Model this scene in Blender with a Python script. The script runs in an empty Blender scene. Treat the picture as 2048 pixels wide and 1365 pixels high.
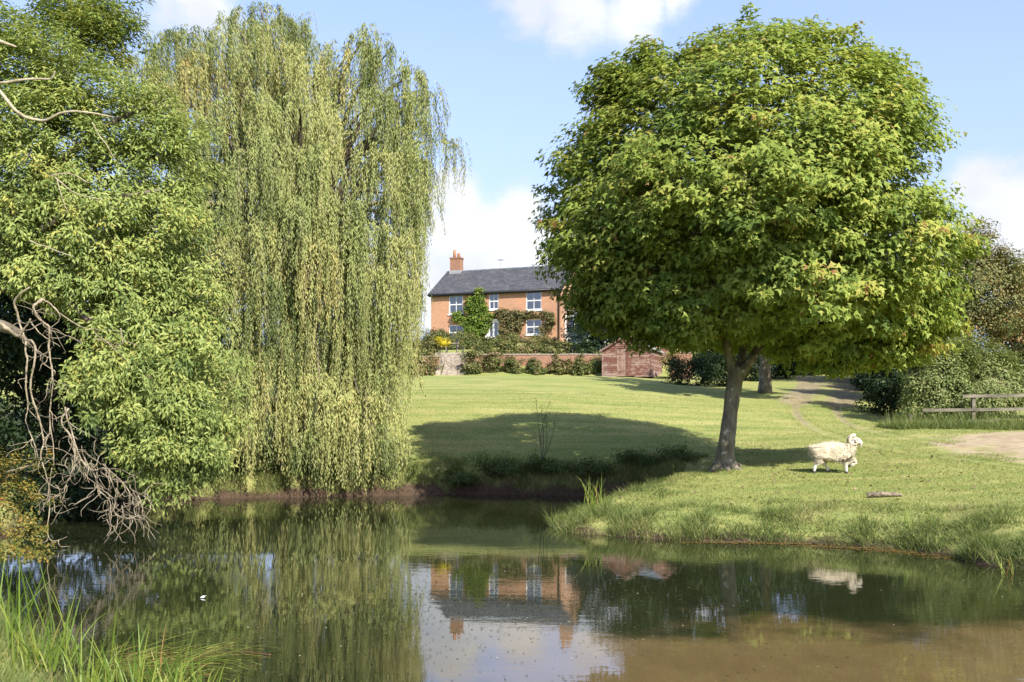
import bpy, bmesh, math
import numpy as np
from mathutils import Vector, Matrix

rng = np.random.default_rng(7)
scene = bpy.context.scene
col = scene.collection
F, CX, HY, EYE = 2000.0, 1024.0, 849.0, 2.13     # focal length in photo pixels, principal column, horizon row, eye height

# ------------------------------------------------------------------ camera
cam_d = bpy.data.cameras.new('camera')
cam = bpy.data.objects.new('camera', cam_d)
col.objects.link(cam)
cam.location = (0, 0, EYE)
cam.rotation_euler = (math.radians(90), 0, 0)
cam_d.sensor_width = 36.0
cam_d.lens = 36.0 * F / 2048.0
cam_d.shift_y = (HY - 682.5) / 2048.0            # view-camera rise keeps the house upright
cam_d.clip_start, cam_d.clip_end = 0.1, 5000.0
scene.camera = cam

# ------------------------------------------------------------------ light
SUN_EL = math.radians(40)
sun_to = Vector((0.50, -0.866, 0)).normalized()   # horizontal direction towards the sun (behind the viewer, to the right)
sd = bpy.data.lights.new('sun', 'SUN')
sd.energy, sd.angle, sd.color = 4.6, math.radians(0.55), (1.0, 0.94, 0.84)
sun = bpy.data.objects.new('sun', sd)
col.objects.link(sun)
sv = Vector((sun_to.x * math.cos(SUN_EL), sun_to.y * math.cos(SUN_EL), math.sin(SUN_EL)))
sun.rotation_euler = sv.to_track_quat('Z', 'Y').to_euler()
sun.location = (20, -30, 40)

scene.view_settings.view_transform = 'Standard'
scene.view_settings.look = 'None'
scene.view_settings.exposure = 1.1
scene.view_settings.gamma = 1.0
scene.view_settings.use_curve_mapping = False
scene.cycles.max_bounces = 6
scene.cycles.diffuse_bounces = 3
scene.cycles.transmission_bounces = 3
scene.cycles.caustics_reflective = False
scene.cycles.caustics_refractive = False


class NT:
    """tiny node-tree writer"""
    def __init__(self, tree):
        self.t = tree
        tree.nodes.clear()

    def n(self, kind, ins=None, **kw):
        nd = self.t.nodes.new(kind)
        for k, v in kw.items():
            setattr(nd, k, v)
        for k, v in (ins or {}).items():
            s = nd.inputs[k]
            if isinstance(v, bpy.types.NodeSocket):
                self.t.links.new(v, s)
            else:
                s.default_value = v
        return nd

    def math(self, op, a, b=0.0, clamp=False):
        return self.n('ShaderNodeMath', {0: a, 1: b}, operation=op, use_clamp=clamp).outputs[0]

    def noise(self, vec, scale, detail=4, rough=0.55, dist=0.0, out='Fac'):
        return self.n('ShaderNodeTexNoise', {'Vector': vec, 'Scale': scale, 'Detail': detail, 'Roughness': rough,
                                             'Distortion': dist}).outputs[out]

    def ramp(self, fac, stops, interp='LINEAR'):
        r = self.n('ShaderNodeValToRGB', {'Fac': fac})
        cr = r.color_ramp
        cr.interpolation = interp
        while len(cr.elements) < len(stops):
            cr.elements.new(0.5)
        for e, (p, c) in zip(cr.elements, stops):
            e.position = p
            e.color = (*c, 1) if len(c) == 3 else c
        return r.outputs[0]

    def mix(self, fac, a, b, blend='MIX'):
        m = self.n('ShaderNodeMix', data_type='RGBA', blend_type=blend)
        for s, v in ((m.inputs[0], fac), (m.inputs[6], a), (m.inputs[7], b)):
            if isinstance(v, bpy.types.NodeSocket):
                self.t.links.new(v, s)
            else:
                s.default_value = v if not isinstance(v, tuple) or len(v) == 4 else (*v, 1)
        return m.outputs[2]

    def maprange(self, v, a, b, c=0.0, d=1.0, smooth=True):
        return self.n('ShaderNodeMapRange', {'Value': v, 'From Min': a, 'From Max': b, 'To Min': c, 'To Max': d},
                      interpolation_type='SMOOTHSTEP' if smooth else 'LINEAR').outputs[0]


def pix_dir(px, py):
    return Vector((px - CX, F, HY - py)).normalized()


# ------------------------------------------------------------------ world: sky with fair-weather cumulus
world = bpy.data.worlds.new('World')
scene.world = world
world.use_nodes = True
w = NT(world.node_tree)
sky = w.n('ShaderNodeTexSky', sky_type='NISHITA', sun_disc=False, sun_elevation=SUN_EL,
          sun_rotation=math.atan2(sun_to.x, sun_to.y), altitude=60.0, air_density=1.0, dust_density=0.7, ozone_density=1.6)
tc = w.n('ShaderNodeTexCoord').outputs['Generated']
dirn = w.n('ShaderNodeVectorMath', {0: tc}, operation='NORMALIZE').outputs[0]
sep = w.n('ShaderNodeSeparateXYZ', {0: dirn})
# stretch noise sideways a little so that the clouds have flat bases
mp = w.n('ShaderNodeMapping', {'Vector': dirn, 'Scale': (1, 1, 1.5)}).outputs[0]
fb = w.noise(mp, 11.0, 8, 0.62, 0.3)
wisp = w.noise(mp, 34.0, 6, 0.6, 0.2)
warp = w.math('ADD', w.math('MULTIPLY', fb, 0.75), w.math('MULTIPLY', wisp, 0.25))
dens = None
for (px, py, r, k) in [(905, 395, 80, 1), (868, 450, 90, 1), (1040, 430, 80, 1), (960, 500, 130, 1), (1080, 500, 110, 1), (860, 560, 120, 1),
                       (1210, 480, 150, 1), (1350, 520, 160, .9),
                       (1955, 365, 75, 1), (2010, 410, 95, 1), (2090, 430, 130, 1), (1930, 470, 80, .8), (2030, 520, 120, .9),
                       (1060, 5, 85, .75), (1150, -5, 110, .85), (1270, 0, 100, .8), (1350, 10, 60, .6), (410, 10, 95, .8), (330, 20, 80, .55), (700, 520, 160, .9)]:
    d = w.n('ShaderNodeVectorMath', {0: dirn, 1: pix_dir(px, py)}, operation='DISTANCE').outputs['Value']
    b = w.math('MULTIPLY', w.maprange(d, 0.0, 1.25 * r / F, 1.0, 0.0, False), k)
    dens = b if dens is None else w.math('MAXIMUM', dens, b)
# the same kind of cumulus scattered over the rest of the sky
big = w.noise(w.n('ShaderNodeMapping', {'Vector': dirn, 'Location': (3.1, 7.7, 1.3), 'Scale': (1, 1, 2.2)}).outputs[0], 3.2, 3, 0.5)
ahead = w.math('MULTIPLY', w.maprange(sep.outputs[1], 0.80, 0.88), 1.0)
gen = w.math('MULTIPLY', w.maprange(big, 0.53, 0.72, 0.0, 0.85, False), w.math('SUBTRACT', 1.0, ahead))
dens = w.math('MAXIMUM', dens, gen)
cl = w.maprange(w.math('ADD', dens, w.math('MULTIPLY', w.math('SUBTRACT', warp, 0.5), 1.35)), 0.22, 0.72)
shade = w.maprange(w.noise(w.n('ShaderNodeMapping', {'Vector': dirn, 'Location': (0, 0, 0.02), 'Scale': (1, 1, 1.5)}).outputs[0], 9.0, 5, 0.5), 0.35, 0.7)
ccol = w.mix(shade, (2.75, 2.85, 3.1), (3.7, 3.7, 3.7))
haze_low = w.maprange(sep.outputs[2], 0.0, 0.45, 0.92, 0.15, False)
skyc = w.mix(haze_low, w.mix(1.0, sky.outputs[0], (1.06, 0.95, 1.04), 'MULTIPLY'), (1.62, 2.05, 3.35))
skyc = w.mix(w.math('MULTIPLY', cl, 0.93), skyc, ccol)
bg = w.n('ShaderNodeBackground', {'Color': skyc, 'Strength': 0.15})
out = w.n('ShaderNodeOutputWorld')
world.node_tree.links.new(bg.outputs[0], out.inputs[0])


# ------------------------------------------------------------------ materials
def new_mat(name):
    m = bpy.data.materials.new(name)
    m.use_nodes = True
    return m, NT(m.node_tree)


def finish(m, nt, shader):
    o = nt.n('ShaderNodeOutputMaterial')
    m.node_tree.links.new(shader, o.inputs[0])
    return m


def leaf_mat(name, stops, trans=0.35, gloss=0.06, patch=0.35, scale=0.5, rough=0.45):
    """stops: ramp over the per-leaf tint"""
    m, t = new_mat(name)
    tint = t.n('ShaderNodeAttribute', attribute_name='tint').outputs['Fac']
    pos = t.n('ShaderNodeNewGeometry').outputs['Position']
    nz = t.noise(pos, scale, 3, 0.6)
    f = t.math('ADD', tint, t.math('MULTIPLY', t.math('SUBTRACT', nz, 0.5), patch), True)
    c = t.ramp(f, stops)
    di = t.n('ShaderNodeBsdfDiffuse', {'Color': c}).outputs[0]
    ct = t.mix(0.5, c, t.mix(1.0, c, (1.25, 1.25, 0.55), 'MULTIPLY'))
    tr = t.n('ShaderNodeBsdfTranslucent', {'Color': ct}).outputs[0]
    a = t.n('ShaderNodeMixShader', {0: trans, 1: di, 2: tr}).outputs[0]
    gl = t.n('ShaderNodeBsdfGlossy', {'Color': t.mix(0.5, c, (1, 1, 1)), 'Roughness': rough}).outputs[0]
    s = t.n('ShaderNodeMixShader', {0: gloss * 0.5, 1: a, 2: gl}).outputs[0]
    return finish(m, t, s)


def plain_mat(name, c1, c2=None, scale=4.0, rough=0.7, bump=0.0, bscale=20.0, spec=0.3, stretch=(1, 1, 1), detail=5, lo=0.35, hi=0.65):
    m, t = new_mat(name)
    pos = t.n('ShaderNodeNewGeometry').outputs['Position']
    v = t.n('ShaderNodeMapping', {'Vector': pos, 'Scale': stretch}).outputs[0]
    c = (*c1, 1)
    if c2:
        c = t.mix(t.maprange(t.noise(v, scale, detail, 0.6), lo, hi), c1, c2)
    ins = {'Base Color': c, 'Roughness': rough, 'Specular IOR Level': spec}
    if bump:
        ins['Normal'] = t.n('ShaderNodeBump', {'Height': t.noise(v, bscale, 5, 0.6), 'Strength': bump, 'Distance': 0.03}).outputs[0]
    return finish(m, t, t.n('ShaderNodeBsdfPrincipled', ins).outputs[0])


M = {}
M['maple'] = leaf_mat('maple_leaf', [(0.0, (0.110, 0.170, 0.042)), (0.28, (0.200, 0.270, 0.056)), (0.55, (0.315, 0.378, 0.082)),
                                     (0.82, (0.410, 0.405, 0.100)), (0.93, (0.340, 0.240, 0.090)), (1.0, (0.30, 0.13, 0.06))], 0.42, 0.02, 0.30, 0.6)
M['willow'] = leaf_mat('willow_leaf', [(0.0, (0.125, 0.165, 0.055)), (0.4, (0.285, 0.322, 0.112)), (0.75, (0.390, 0.390, 0.145)), (1.0, (0.43, 0.36, 0.14))], 0.32, 0.03, 0.6, 0.4)
M['ash'] = leaf_mat('ash_leaf', [(0.0, (0.105, 0.155, 0.044)), (0.4, (0.235, 0.300, 0.084)), (0.75, (0.340, 0.375, 0.110)), (1.0, (0.36, 0.32, 0.08))], 0.34, 0.04, 0.5, 0.7)
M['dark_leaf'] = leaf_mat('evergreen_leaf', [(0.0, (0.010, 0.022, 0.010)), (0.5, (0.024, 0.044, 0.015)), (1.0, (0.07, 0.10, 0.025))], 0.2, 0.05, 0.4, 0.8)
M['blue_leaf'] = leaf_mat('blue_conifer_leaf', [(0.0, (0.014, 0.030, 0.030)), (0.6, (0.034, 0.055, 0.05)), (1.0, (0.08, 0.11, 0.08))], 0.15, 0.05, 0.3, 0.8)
M['hedge'] = leaf_mat('hedge_leaf', [(0.0, (0.085, 0.125, 0.038)), (0.5, (0.200, 0.245, 0.080)), (0.8, (0.275, 0.285, 0.110)), (1.0, (0.32, 0.27, 0.16))], 0.25, 0.05, 0.5, 1.0)
M['hawthorn'] = leaf_mat('hawthorn_leaf', [(0.0, (0.085, 0.110, 0.038)), (0.45, (0.170, 0.190, 0.064)), (0.75, (0.250, 0.210, 0.085)), (1.0, (0.32, 0.145, 0.065))], 0.25, 0.05, 0.7, 0.45)
M['garden'] = leaf_mat('garden_leaf', [(0.0, (0.055, 0.080, 0.026)), (0.45, (0.130, 0.150, 0.046)), (0.75, (0.215, 0.190, 0.075)), (0.92, (0.27, 0.17, 0.10)), (1.0, (0.42, 0.32, 0.24))], 0.25, 0.04, 0.5, 0.8)
M['climber'] = leaf_mat('climber_leaf', [(0.0, (0.045, 0.085, 0.012)), (0.5, (0.115, 0.175, 0.026)), (1.0, (0.23, 0.26, 0.04))], 0.25, 0.04, 0.3, 0.8)
M['vine'] = leaf_mat('vine_leaf', [(0.0, (0.055, 0.070, 0.024)), (0.5, (0.125, 0.120, 0.045)), (1.0, (0.22, 0.15, 0.08))], 0.25, 0.04, 0.4, 0.8)
M['yellow'] = leaf_mat('yellow_flower', [(0.0, (0.40, 0.34, 0.02)), (1.0, (0.70, 0.58, 0.04))], 0.2, 0.03, 0.2, 1)
M['bramble'] = leaf_mat('bramble_leaf', [(0.0, (0.045, 0.058, 0.016)), (0.4, (0.12, 0.13, 0.026)), (0.7, (0.29, 0.20, 0.04)), (1.0, (0.32, 0.14, 0.035))], 0.25, 0.05, 0.4, 1.5)
M['bank_leaf'] = leaf_mat('bank_leaf', [(0.0, (0.035, 0.055, 0.016)), (0.6, (0.095, 0.13, 0.032)), (1.0, (0.21, 0.19, 0.08))], 0.25, 0.05, 0.4, 1.0)
M['blade'] = leaf_mat('grass_blade', [(0.0, (0.065, 0.100, 0.028)), (0.40, (0.140, 0.185, 0.050)), (0.70, (0.220, 0.235, 0.075)), (0.90, (0.33, 0.29, 0.14)), (1.0, (0.39, 0.31, 0.19))], 0.25, 0.04, 0.9, 0.8)
M['lawn_blade'] = leaf_mat('lawn_blade', [(0.0, (0.135, 0.175, 0.048)), (0.5, (0.215, 0.245, 0.072)), (0.85, (0.30, 0.295, 0.105)), (1.0, (0.41, 0.36, 0.19))], 0.2, 0.02, 1.0, 0.5)
M['reed'] = leaf_mat('reed_blade', [(0.0, (0.060, 0.120, 0.018)), (0.5, (0.150, 0.220, 0.030)), (0.8, (0.26, 0.27, 0.06)), (0.92, (0.36, 0.22, 0.08)), (1.0, (0.28, 0.08, 0.06))], 0.3, 0.08, 0.15, 2.0)
M['dry_stem'] = leaf_mat('dry_stem', [(0.0, (0.085, 0.055, 0.040)), (0.5, (0.18, 0.115, 0.08)), (1.0, (0.30, 0.22, 0.14))], 0.15, 0.03, 0.3, 2.0)
M['algae'] = leaf_mat('algae_rim', [(0.0, (0.10, 0.085, 0.03)), (1.0, (0.24, 0.155, 0.05))], 0.1, 0.03, 0.9, 1.2)
M['float_leaf'] = leaf_mat('float_leaf', [(0.0, (0.03, 0.035, 0.015)), (0.6, (0.08, 0.085, 0.035)), (0.9, (0.22, 0.20, 0.10)), (1.0, (0.55, 0.52, 0.42))], 0.1, 0.05, 0.3, 2.0)

M['dead_wood'] = plain_mat('dead_wood', (0.16, 0.13, 0.085), (0.33, 0.28, 0.19), 9, 0.85, 0.5, 40)
M['pale_wood'] = plain_mat('pale_branch', (0.24, 0.20, 0.13), (0.40, 0.35, 0.25), 7, 0.85, 0.4, 40)
M['bark'] = plain_mat('bark', (0.075, 0.062, 0.042), (0.16, 0.135, 0.10), 5, 0.9, 0.9, 14, stretch=(1, 1, 0.25))
M['white_paint'] = plain_mat('white_paint', (0.80, 0.80, 0.78), (0.72, 0.72, 0.70), 3, 0.45)
M['black_metal'] = plain_mat('black_gutter', (0.025, 0.025, 0.028), None, rough=0.4)
M['lead'] = plain_mat('lead_flashing', (0.22, 0.22, 0.23), (0.30, 0.30, 0.31), 6, 0.6)
M['terracotta'] = plain_mat('terracotta', (0.30, 0.13, 0.07), (0.36, 0.19, 0.11), 8, 0.8)
M['stone'] = plain_mat('pale_stone', (0.20, 0.165, 0.13), (0.36, 0.31, 0.25), 5, 0.9, 0.5, 18)
M['interior'] = plain_mat('dark_room', (0.03, 0.032, 0.035), None, rough=0.9)
M['fence'] = plain_mat('weathered_rail', (0.10, 0.090, 0.065), (0.21, 0.185, 0.135), 6, 0.9, 0.5, 30, stretch=(0.3, 1, 1))
M['felt'] = plain_mat('roof_felt', (0.20, 0.22, 0.20), (0.30, 0.31, 0.28), 3, 0.95, 0.4, 30)
M['slate_small'] = plain_mat('shed_slate', (0.13, 0.15, 0.17), (0.20, 0.22, 0.24), 3, 0.7, 0.3, 20)
M['horn'] = plain_mat('horn', (0.50, 0.42, 0.30), (0.62, 0.55, 0.42), 20, 0.6, 0.6, 60)
M['hoof'] = plain_mat('hoof', (0.06, 0.05, 0.04), None, rough=0.6)
M['eye'] = plain_mat('eye', (0.02, 0.015, 0.01), None, rough=0.15, spec=0.6)
M['wool'] = plain_mat('wool', (0.44, 0.36, 0.24), (0.60, 0.52, 0.37), 14, 0.95, 1.0, 55, spec=0.05)
M['sheep_face'] = plain_mat('sheep_face', (0.70, 0.66, 0.58), (0.62, 0.57, 0.48), 14, 0.9)
M['log'] = plain_mat('rotten_log', (0.10, 0.08, 0.055), (0.26, 0.21, 0.15), 12, 0.95, 0.8, 40)
M['feather'] = plain_mat('feather', (0.85, 0.85, 0.83), None, rough=0.8)


def trunk_mat():
    m, t = new_mat('maple_bark')
    pos = t.n('ShaderNodeNewGeometry').outputs['Position']
    v = t.n('ShaderNodeMapping', {'Vector': pos, 'Scale': (1, 1, 0.3)}).outputs[0]
    c = t.mix(t.maprange(t.noise(v, 7, 6, 0.65), 0.3, 0.7), (0.10, 0.086, 0.062), (0.25, 0.22, 0.16))
    green = t.maprange(t.noise(pos, 1.1, 3, 0.5), 0.48, 0.66)
    c = t.mix(t.math('MULTIPLY', green, 0.5), c, (0.10, 0.10, 0.04))
    lich = t.maprange(t.noise(t.n('ShaderNodeMapping', {'Vector': pos, 'Scale': (1, 1, 0.8)}).outputs[0], 5.5, 4, 0.55), 0.63, 0.68)
    c = t.mix(t.math('MULTIPLY', lich, 0.8), c, (0.50, 0.47, 0.40))
    bp = t.n('ShaderNodeBump', {'Height': t.noise(v, 16, 6, 0.65), 'Strength': 0.9, 'Distance': 0.05}).outputs[0]
    return finish(m, t, t.n('ShaderNodeBsdfPrincipled', {'Base Color': c, 'Roughness': 0.92, 'Specular IOR Level': 0.2, 'Normal': bp}).outputs[0])


M['maple_bark'] = trunk_mat()


def brick_mat(name, a, b, mortar, rot=0.0):
    m, t = new_mat(name)
    uv = t.n('ShaderNodeUVMap', uv_map='wall').outputs[0]
    br = t.n('ShaderNodeTexBrick', {'Vector': uv, 'Color1': (*a, 1), 'Color2': (*b, 1), 'Mortar': (*mortar, 1), 'Scale': 1.0,
                                    'Mortar Size': 0.008, 'Mortar Smooth': 0.2, 'Bias': 0.0, 'Brick Width': 0.225, 'Row Height': 0.075})
    big = t.maprange(t.noise(uv, 0.9, 5, 0.65), 0.3, 0.7)
    c = t.mix(t.math('MULTIPLY', big, 0.5), br.outputs[0], t.mix(1.0, br.outputs[0], (1.3, 1.18, 1.0), 'MULTIPLY'))
    dirt = t.maprange(t.noise(t.n('ShaderNodeMapping', {'Vector': uv, 'Scale': (1.6, 0.5, 1)}).outputs[0], 1.2, 6, 0.7), 0.55, 0.75)
    c = t.mix(t.math('MULTIPLY', dirt, 0.45), c, t.mix(1.0, c, (0.55, 0.50, 0.48), 'MULTIPLY'))
    bp = t.n('ShaderNodeBump', {'Height': br.outputs['Fac'], 'Strength': 0.4, 'Distance': -0.01}).outputs[0]
    return finish(m, t, t.n('ShaderNodeBsdfPrincipled', {'Base Color': c, 'Roughness': 0.9, 'Specular IOR Level': 0.2, 'Normal': bp}).outputs[0])


M['brick'] = brick_mat('house_brick', (0.40, 0.205, 0.120), (0.33, 0.160, 0.092), (0.43, 0.36, 0.28))
M['old_brick'] = brick_mat('garden_wall_brick', (0.27, 0.135, 0.085), (0.21, 0.11, 0.075), (0.26, 0.20, 0.15))


def slate_mat():
    m, t = new_mat('roof_slate')
    uv = t.n('ShaderNodeUVMap', uv_map='wall').outputs[0]
    br = t.n('ShaderNodeTexBrick', {'Vector': uv, 'Color1': (0.042, 0.044, 0.050, 1), 'Color2': (0.072, 0.074, 0.080, 1), 'Mortar': (0.03, 0.03, 0.034, 1),
                                    'Scale': 1.0, 'Mortar Size': 0.006, 'Brick Width': 0.30, 'Row Height': 0.22})
    c = t.mix(t.maprange(t.noise(uv, 0.7, 6, 0.7), 0.4, 0.75), br.outputs[0], t.mix(1.0, br.outputs[0], (1.5, 1.45, 1.3), 'MULTIPLY'))
    bp = t.n('ShaderNodeBump', {'Height': br.outputs['Fac'], 'Strength': 0.5, 'Distance': -0.01}).outputs[0]
    return finish(m, t, t.n('ShaderNodeBsdfPrincipled', {'Base Color': c, 'Roughness': 0.7, 'Specular IOR Level': 0.25, 'Normal': bp}).outputs[0])


M['slate'] = slate_mat()


def glass_mat():
    m, t = new_mat('window_glass')
    nz = t.n('ShaderNodeBump', {'Height': t.noise(t.n('ShaderNodeNewGeometry').outputs['Position'], 1.6, 2, 0.5), 'Strength': 0.12, 'Distance': 0.05}).outputs[0]
    return finish(m, t, t.n('ShaderNodeBsdfPrincipled', {'Base Color': (0.02, 0.024, 0.03, 1), 'Roughness': 0.04, 'Specular IOR Level': 0.9, 'IOR': 1.9, 'Normal': nz}).outputs[0])


M['glass'] = glass_mat()


def board_mat():
    """flaking red stain on weathered softwood"""
    m, t = new_mat('flaking_red_boards')
    pos = t.n('ShaderNodeNewGeometry').outputs['Position']
    rnd = t.n('ShaderNodeObjectInfo').outputs['Random']
    n1 = t.noise(t.n('ShaderNodeMapping', {'Vector': pos, 'Scale': (1.2, 1, 2.2)}).outputs[0], 3.5, 6, 0.7)
    f = t.maprange(t.math('ADD', n1, t.math('MULTIPLY', t.math('SUBTRACT', rnd, 0.5), 0.28)), 0.42, 0.62)
    c = t.mix(f, (0.145, 0.066, 0.050), (0.28, 0.195, 0.155))
    c = t.mix(t.maprange(t.noise(pos, 1.0, 4, 0.6), 0.5, 0.75, 0.0, 0.5), c, (0.28, 0.24, 0.23))
    bp = t.n('ShaderNodeBump', {'Height': t.noise(t.n('ShaderNodeMapping', {'Vector': pos, 'Scale': (1, 1, 4)}).outputs[0], 20, 4, 0.6), 'Strength': 0.4, 'Distance': 0.01}).outputs[0]
    return finish(m, t, t.n('ShaderNodeBsdfPrincipled', {'Base Color': c, 'Roughness': 0.9, 'Specular IOR Level': 0.15, 'Normal': bp}).outputs[0])


M['boards'] = board_mat()


# ------------------------------------------------------------------ mesh helpers
ORIGIN = {}


def P(px, py, Y):
    """the point that stands Y metres away along the sight line of photo pixel (px, py)"""
    return np.array([(px - CX) / F * Y, Y, EYE + (HY - py) / F * Y])


def E(px, py, Y, rx, ry, rz):
    return (P(px, py, Y), np.array([rx, ry, rz], float))


def tag(o, label=None, cat=None, group=None, kind=None):
    for k, v in (('label', label), ('category', cat), ('group', group), ('kind', kind)):
        if v:
            o[k] = v
    return o


def thing(name, label, cat, loc, group=None):
    o = bpy.data.objects.new(name, None)
    o.empty_display_size = 0.2
    col.objects.link(o)
    o.location = tuple(float(a) for a in loc)
    ORIGIN[o.name] = np.array(loc, float)
    return tag(o, label, cat, group)


def obj(name, V, faces, mat, parent=None, smooth=False, tint=None, uv=None):
    """faces: list of lists, or an (n,k) array"""
    V = np.asarray(V, float)
    org = ORIGIN[parent.name] if parent is not None else np.zeros(3)
    me = bpy.data.meshes.new(name)
    if isinstance(faces, np.ndarray):
        k = faces.shape[1]
        me.vertices.add(len(V))
        me.vertices.foreach_set('co', (V - org).astype(np.float32).ravel())
        me.loops.add(faces.size)
        me.loops.foreach_set('vertex_index', faces.astype(np.int32).ravel())
        me.polygons.add(len(faces))
        me.polygons.foreach_set('loop_start', np.arange(0, faces.size, k, dtype=np.int32))
        me.update(calc_edges=True)
    else:
        me.from_pydata([tuple(v) for v in (V - org)], [], faces)
        me.update()
    if smooth:
        me.polygons.foreach_set('use_smooth', np.ones(len(me.polygons), dtype=bool))
    if tint is not None:
        a = me.attributes.new('tint', 'FLOAT', 'POINT')
        a.data.foreach_set('value', np.asarray(tint, np.float32))
    if uv is not None:
        l = me.uv_layers.new(name='wall')
        idx = np.empty(len(me.loops), np.int32)
        me.loops.foreach_get('vertex_index', idx)
        l.data.foreach_set('uv', np.asarray(uv, np.float32)[idx].ravel())
    if mat is not None:
        me.materials.append(mat)
    o = bpy.data.objects.new(name, me)
    col.objects.link(o)
    if parent is not None:
        o.parent = parent
        ORIGIN[o.name] = np.zeros(3) + org
        if parent.type == 'MESH':
            pass
    else:
        ORIGIN[o.name] = np.zeros(3)
    return o


class MB:
    """collects boxes, tubes ... for one mesh"""
    def __init__(self, xf=None):
        self.v, self.f, self.uv, self.n, self.xf = [], [], [], 0, xf

    def add(self, V, faces, uv=None):
        V = np.asarray(V, float)
        self.v.append(V)
        self.uv.append(np.zeros((len(V), 2)) if uv is None else np.asarray(uv, float))
        self.f += [[i + self.n for i in f] for f in faces]
        self.n += len(V)
        return self

    def box(self, a, b, rot=None):
        (x0, y0, z0), (x1, y1, z1) = a, b
        V = np.array([(x0, y0, z0), (x1, y0, z0), (x1, y1, z0), (x0, y1, z0), (x0, y0, z1), (x1, y0, z1), (x1, y1, z1), (x0, y1, z1)], float)
        return self.add(V, [[0, 3, 2, 1], [4, 5, 6, 7], [0, 1, 5, 4], [1, 2, 6, 5], [2, 3, 7, 6], [3, 0, 4, 7]])

    def wallbox(self, a, b):
        """a box whose faces are separate and carry metric uv"""
        (x0, y0, z0), (x1, y1, z1) = a, b
        q = [([(x0, y0, z0), (x1, y0, z0), (x1, y0, z1), (x0, y0, z1)], 0), ([(x1, y1, z0), (x0, y1, z0), (x0, y1, z1), (x1, y1, z1)], 0),
             ([(x1, y0, z0), (x1, y1, z0), (x1, y1, z1), (x1, y0, z1)], 1), ([(x0, y1, z0), (x0, y0, z0), (x0, y0, z1), (x0, y1, z1)], 1),
             ([(x0, y0, z1), (x1, y0, z1), (x1, y1, z1), (x0, y1, z1)], 2)]
        for pts, ax in q:
            self.quad(pts, [(p[0], p[2]) if ax == 0 else ((p[1] + 0.11, p[2]) if ax == 1 else (p[0], p[1])) for p in pts])
        return self

    def quad(self, pts, uv=None):
        return self.add(pts, [list(range(len(pts)))], uv)

    def tube(self, pts, r, k=8, cap=True):
        V, Fc = tube_geo(pts, r, k, cap)
        return self.add(V, Fc)

    def build(self, name, mat, parent=None, smooth=False):
        V = np.vstack(self.v)
        if self.xf is not None:
            V = self.xf(V)
        return obj(name, V, self.f, mat, parent, smooth, uv=np.vstack(self.uv))


def tube_geo(pts, r, k=8, cap=True, wob=0.0, seed=0):
    pts = np.asarray(pts, float)
    n = len(pts)
    r = np.full(n, float(r)) if np.isscalar(r) else np.asarray(r, float)
    tg = np.gradient(pts, axis=0)
    tg /= np.linalg.norm(tg, axis=1)[:, None] + 1e-9
    up = np.array([0.31, 0.27, 0.91])
    s = np.cross(tg, up)
    bad = np.linalg.norm(s, axis=1) < 0.15
    s[bad] = np.cross(tg[bad], np.array([1.0, 0.2, 0]))
    s /= np.linalg.norm(s, axis=1)[:, None] + 1e-9
    u = np.cross(s, tg)
    a = np.linspace(0, 2 * math.pi, k, endpoint=False)
    rr = r[:, None] * np.ones(k)[None]
    if wob:
        g = np.random.default_rng(seed)
        rr = rr * (1 + wob * (g.random((1, k)) - 0.5) + 0.5 * wob * (g.random((n, k)) - 0.5))
    V = (pts[:, None] + rr[..., None] * (np.cos(a)[None, :, None] * s[:, None] + np.sin(a)[None, :, None] * u[:, None])).reshape(-1, 3)
    f = []
    for i in range(n - 1):
        for j in range(k):
            j2 = (j + 1) % k
            f.append([i * k + j, i * k + j2, (i + 1) * k + j2, (i + 1) * k + j])
    if cap:
        f.append(list(range(k))[::-1])
        f.append([(n - 1) * k + j for j in range(k)])
    return V, f


def smooth_path(pts, m=6):
    """Catmull-Rom through the points"""
    p = np.asarray(pts, float)
    p = np.vstack([2 * p[0] - p[1], p, 2 * p[-1] - p[-2]])
    o = []
    for i in range(1, len(p) - 2):
        for t in np.linspace(0, 1, m, endpoint=False):
            a, b, c, d = p[i - 1], p[i], p[i + 1], p[i + 2]
            o.append(0.5 * (2 * b + (c - a) * t + (2 * a - 5 * b + 4 * c - d) * t * t + (3 * b - a - 3 * c + d) * t ** 3))
    o.append(p[-2])
    return np.array(o)


def unit(a):
    return a / (np.linalg.norm(a, axis=-1, keepdims=True) + 1e-9)


LEAF = {  # verts (along, across, out), triangles
    'diamond': (np.array([(0, 0, 0), (.45, -.5, .05), (1, 0, -.08), (.45, .5, .05)]), np.array([(0, 1, 2), (0, 2, 3)])),
    'maple': (np.array([(0, 0, 0), (.10, -.56, -.10), (.48, -.10, .03), (.20, -.30, .02), (1.0, 0, -.14), (.20, .30, .02), (.10, .56, -.10), (.48, .10, .03)]),
              np.array([(0, 1, 2), (3, 4, 5), (0, 7, 6)])),
}


def leaves_geo(C, D, N, L, W, kind='diamond'):
    """C centres, D leaf direction, N normal, L length, W width -> V, tris, index of leaf per vertex"""
    T, tri = LEAF[kind]
    D = unit(D)
    S = unit(np.cross(N, D))
    N2 = np.cross(D, S)
    L = np.broadcast_to(L, len(C))[:, None, None]
    W = np.broadcast_to(W, len(C))[:, None, None]
    V = C[:, None] + T[None, :, 0:1] * L * D[:, None] + T[None, :, 1:2] * W * S[:, None] + T[None, :, 2:3] * L * N2[:, None]
    k = len(T)
    Fc = (np.arange(len(C))[:, None, None] * k + tri[None]).reshape(-1, 3)
    return V.reshape(-1, 3), Fc, np.repeat(np.arange(len(C)), k)


def rand_dir(n):
    return unit(rng.normal(size=(n, 3)))


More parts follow.
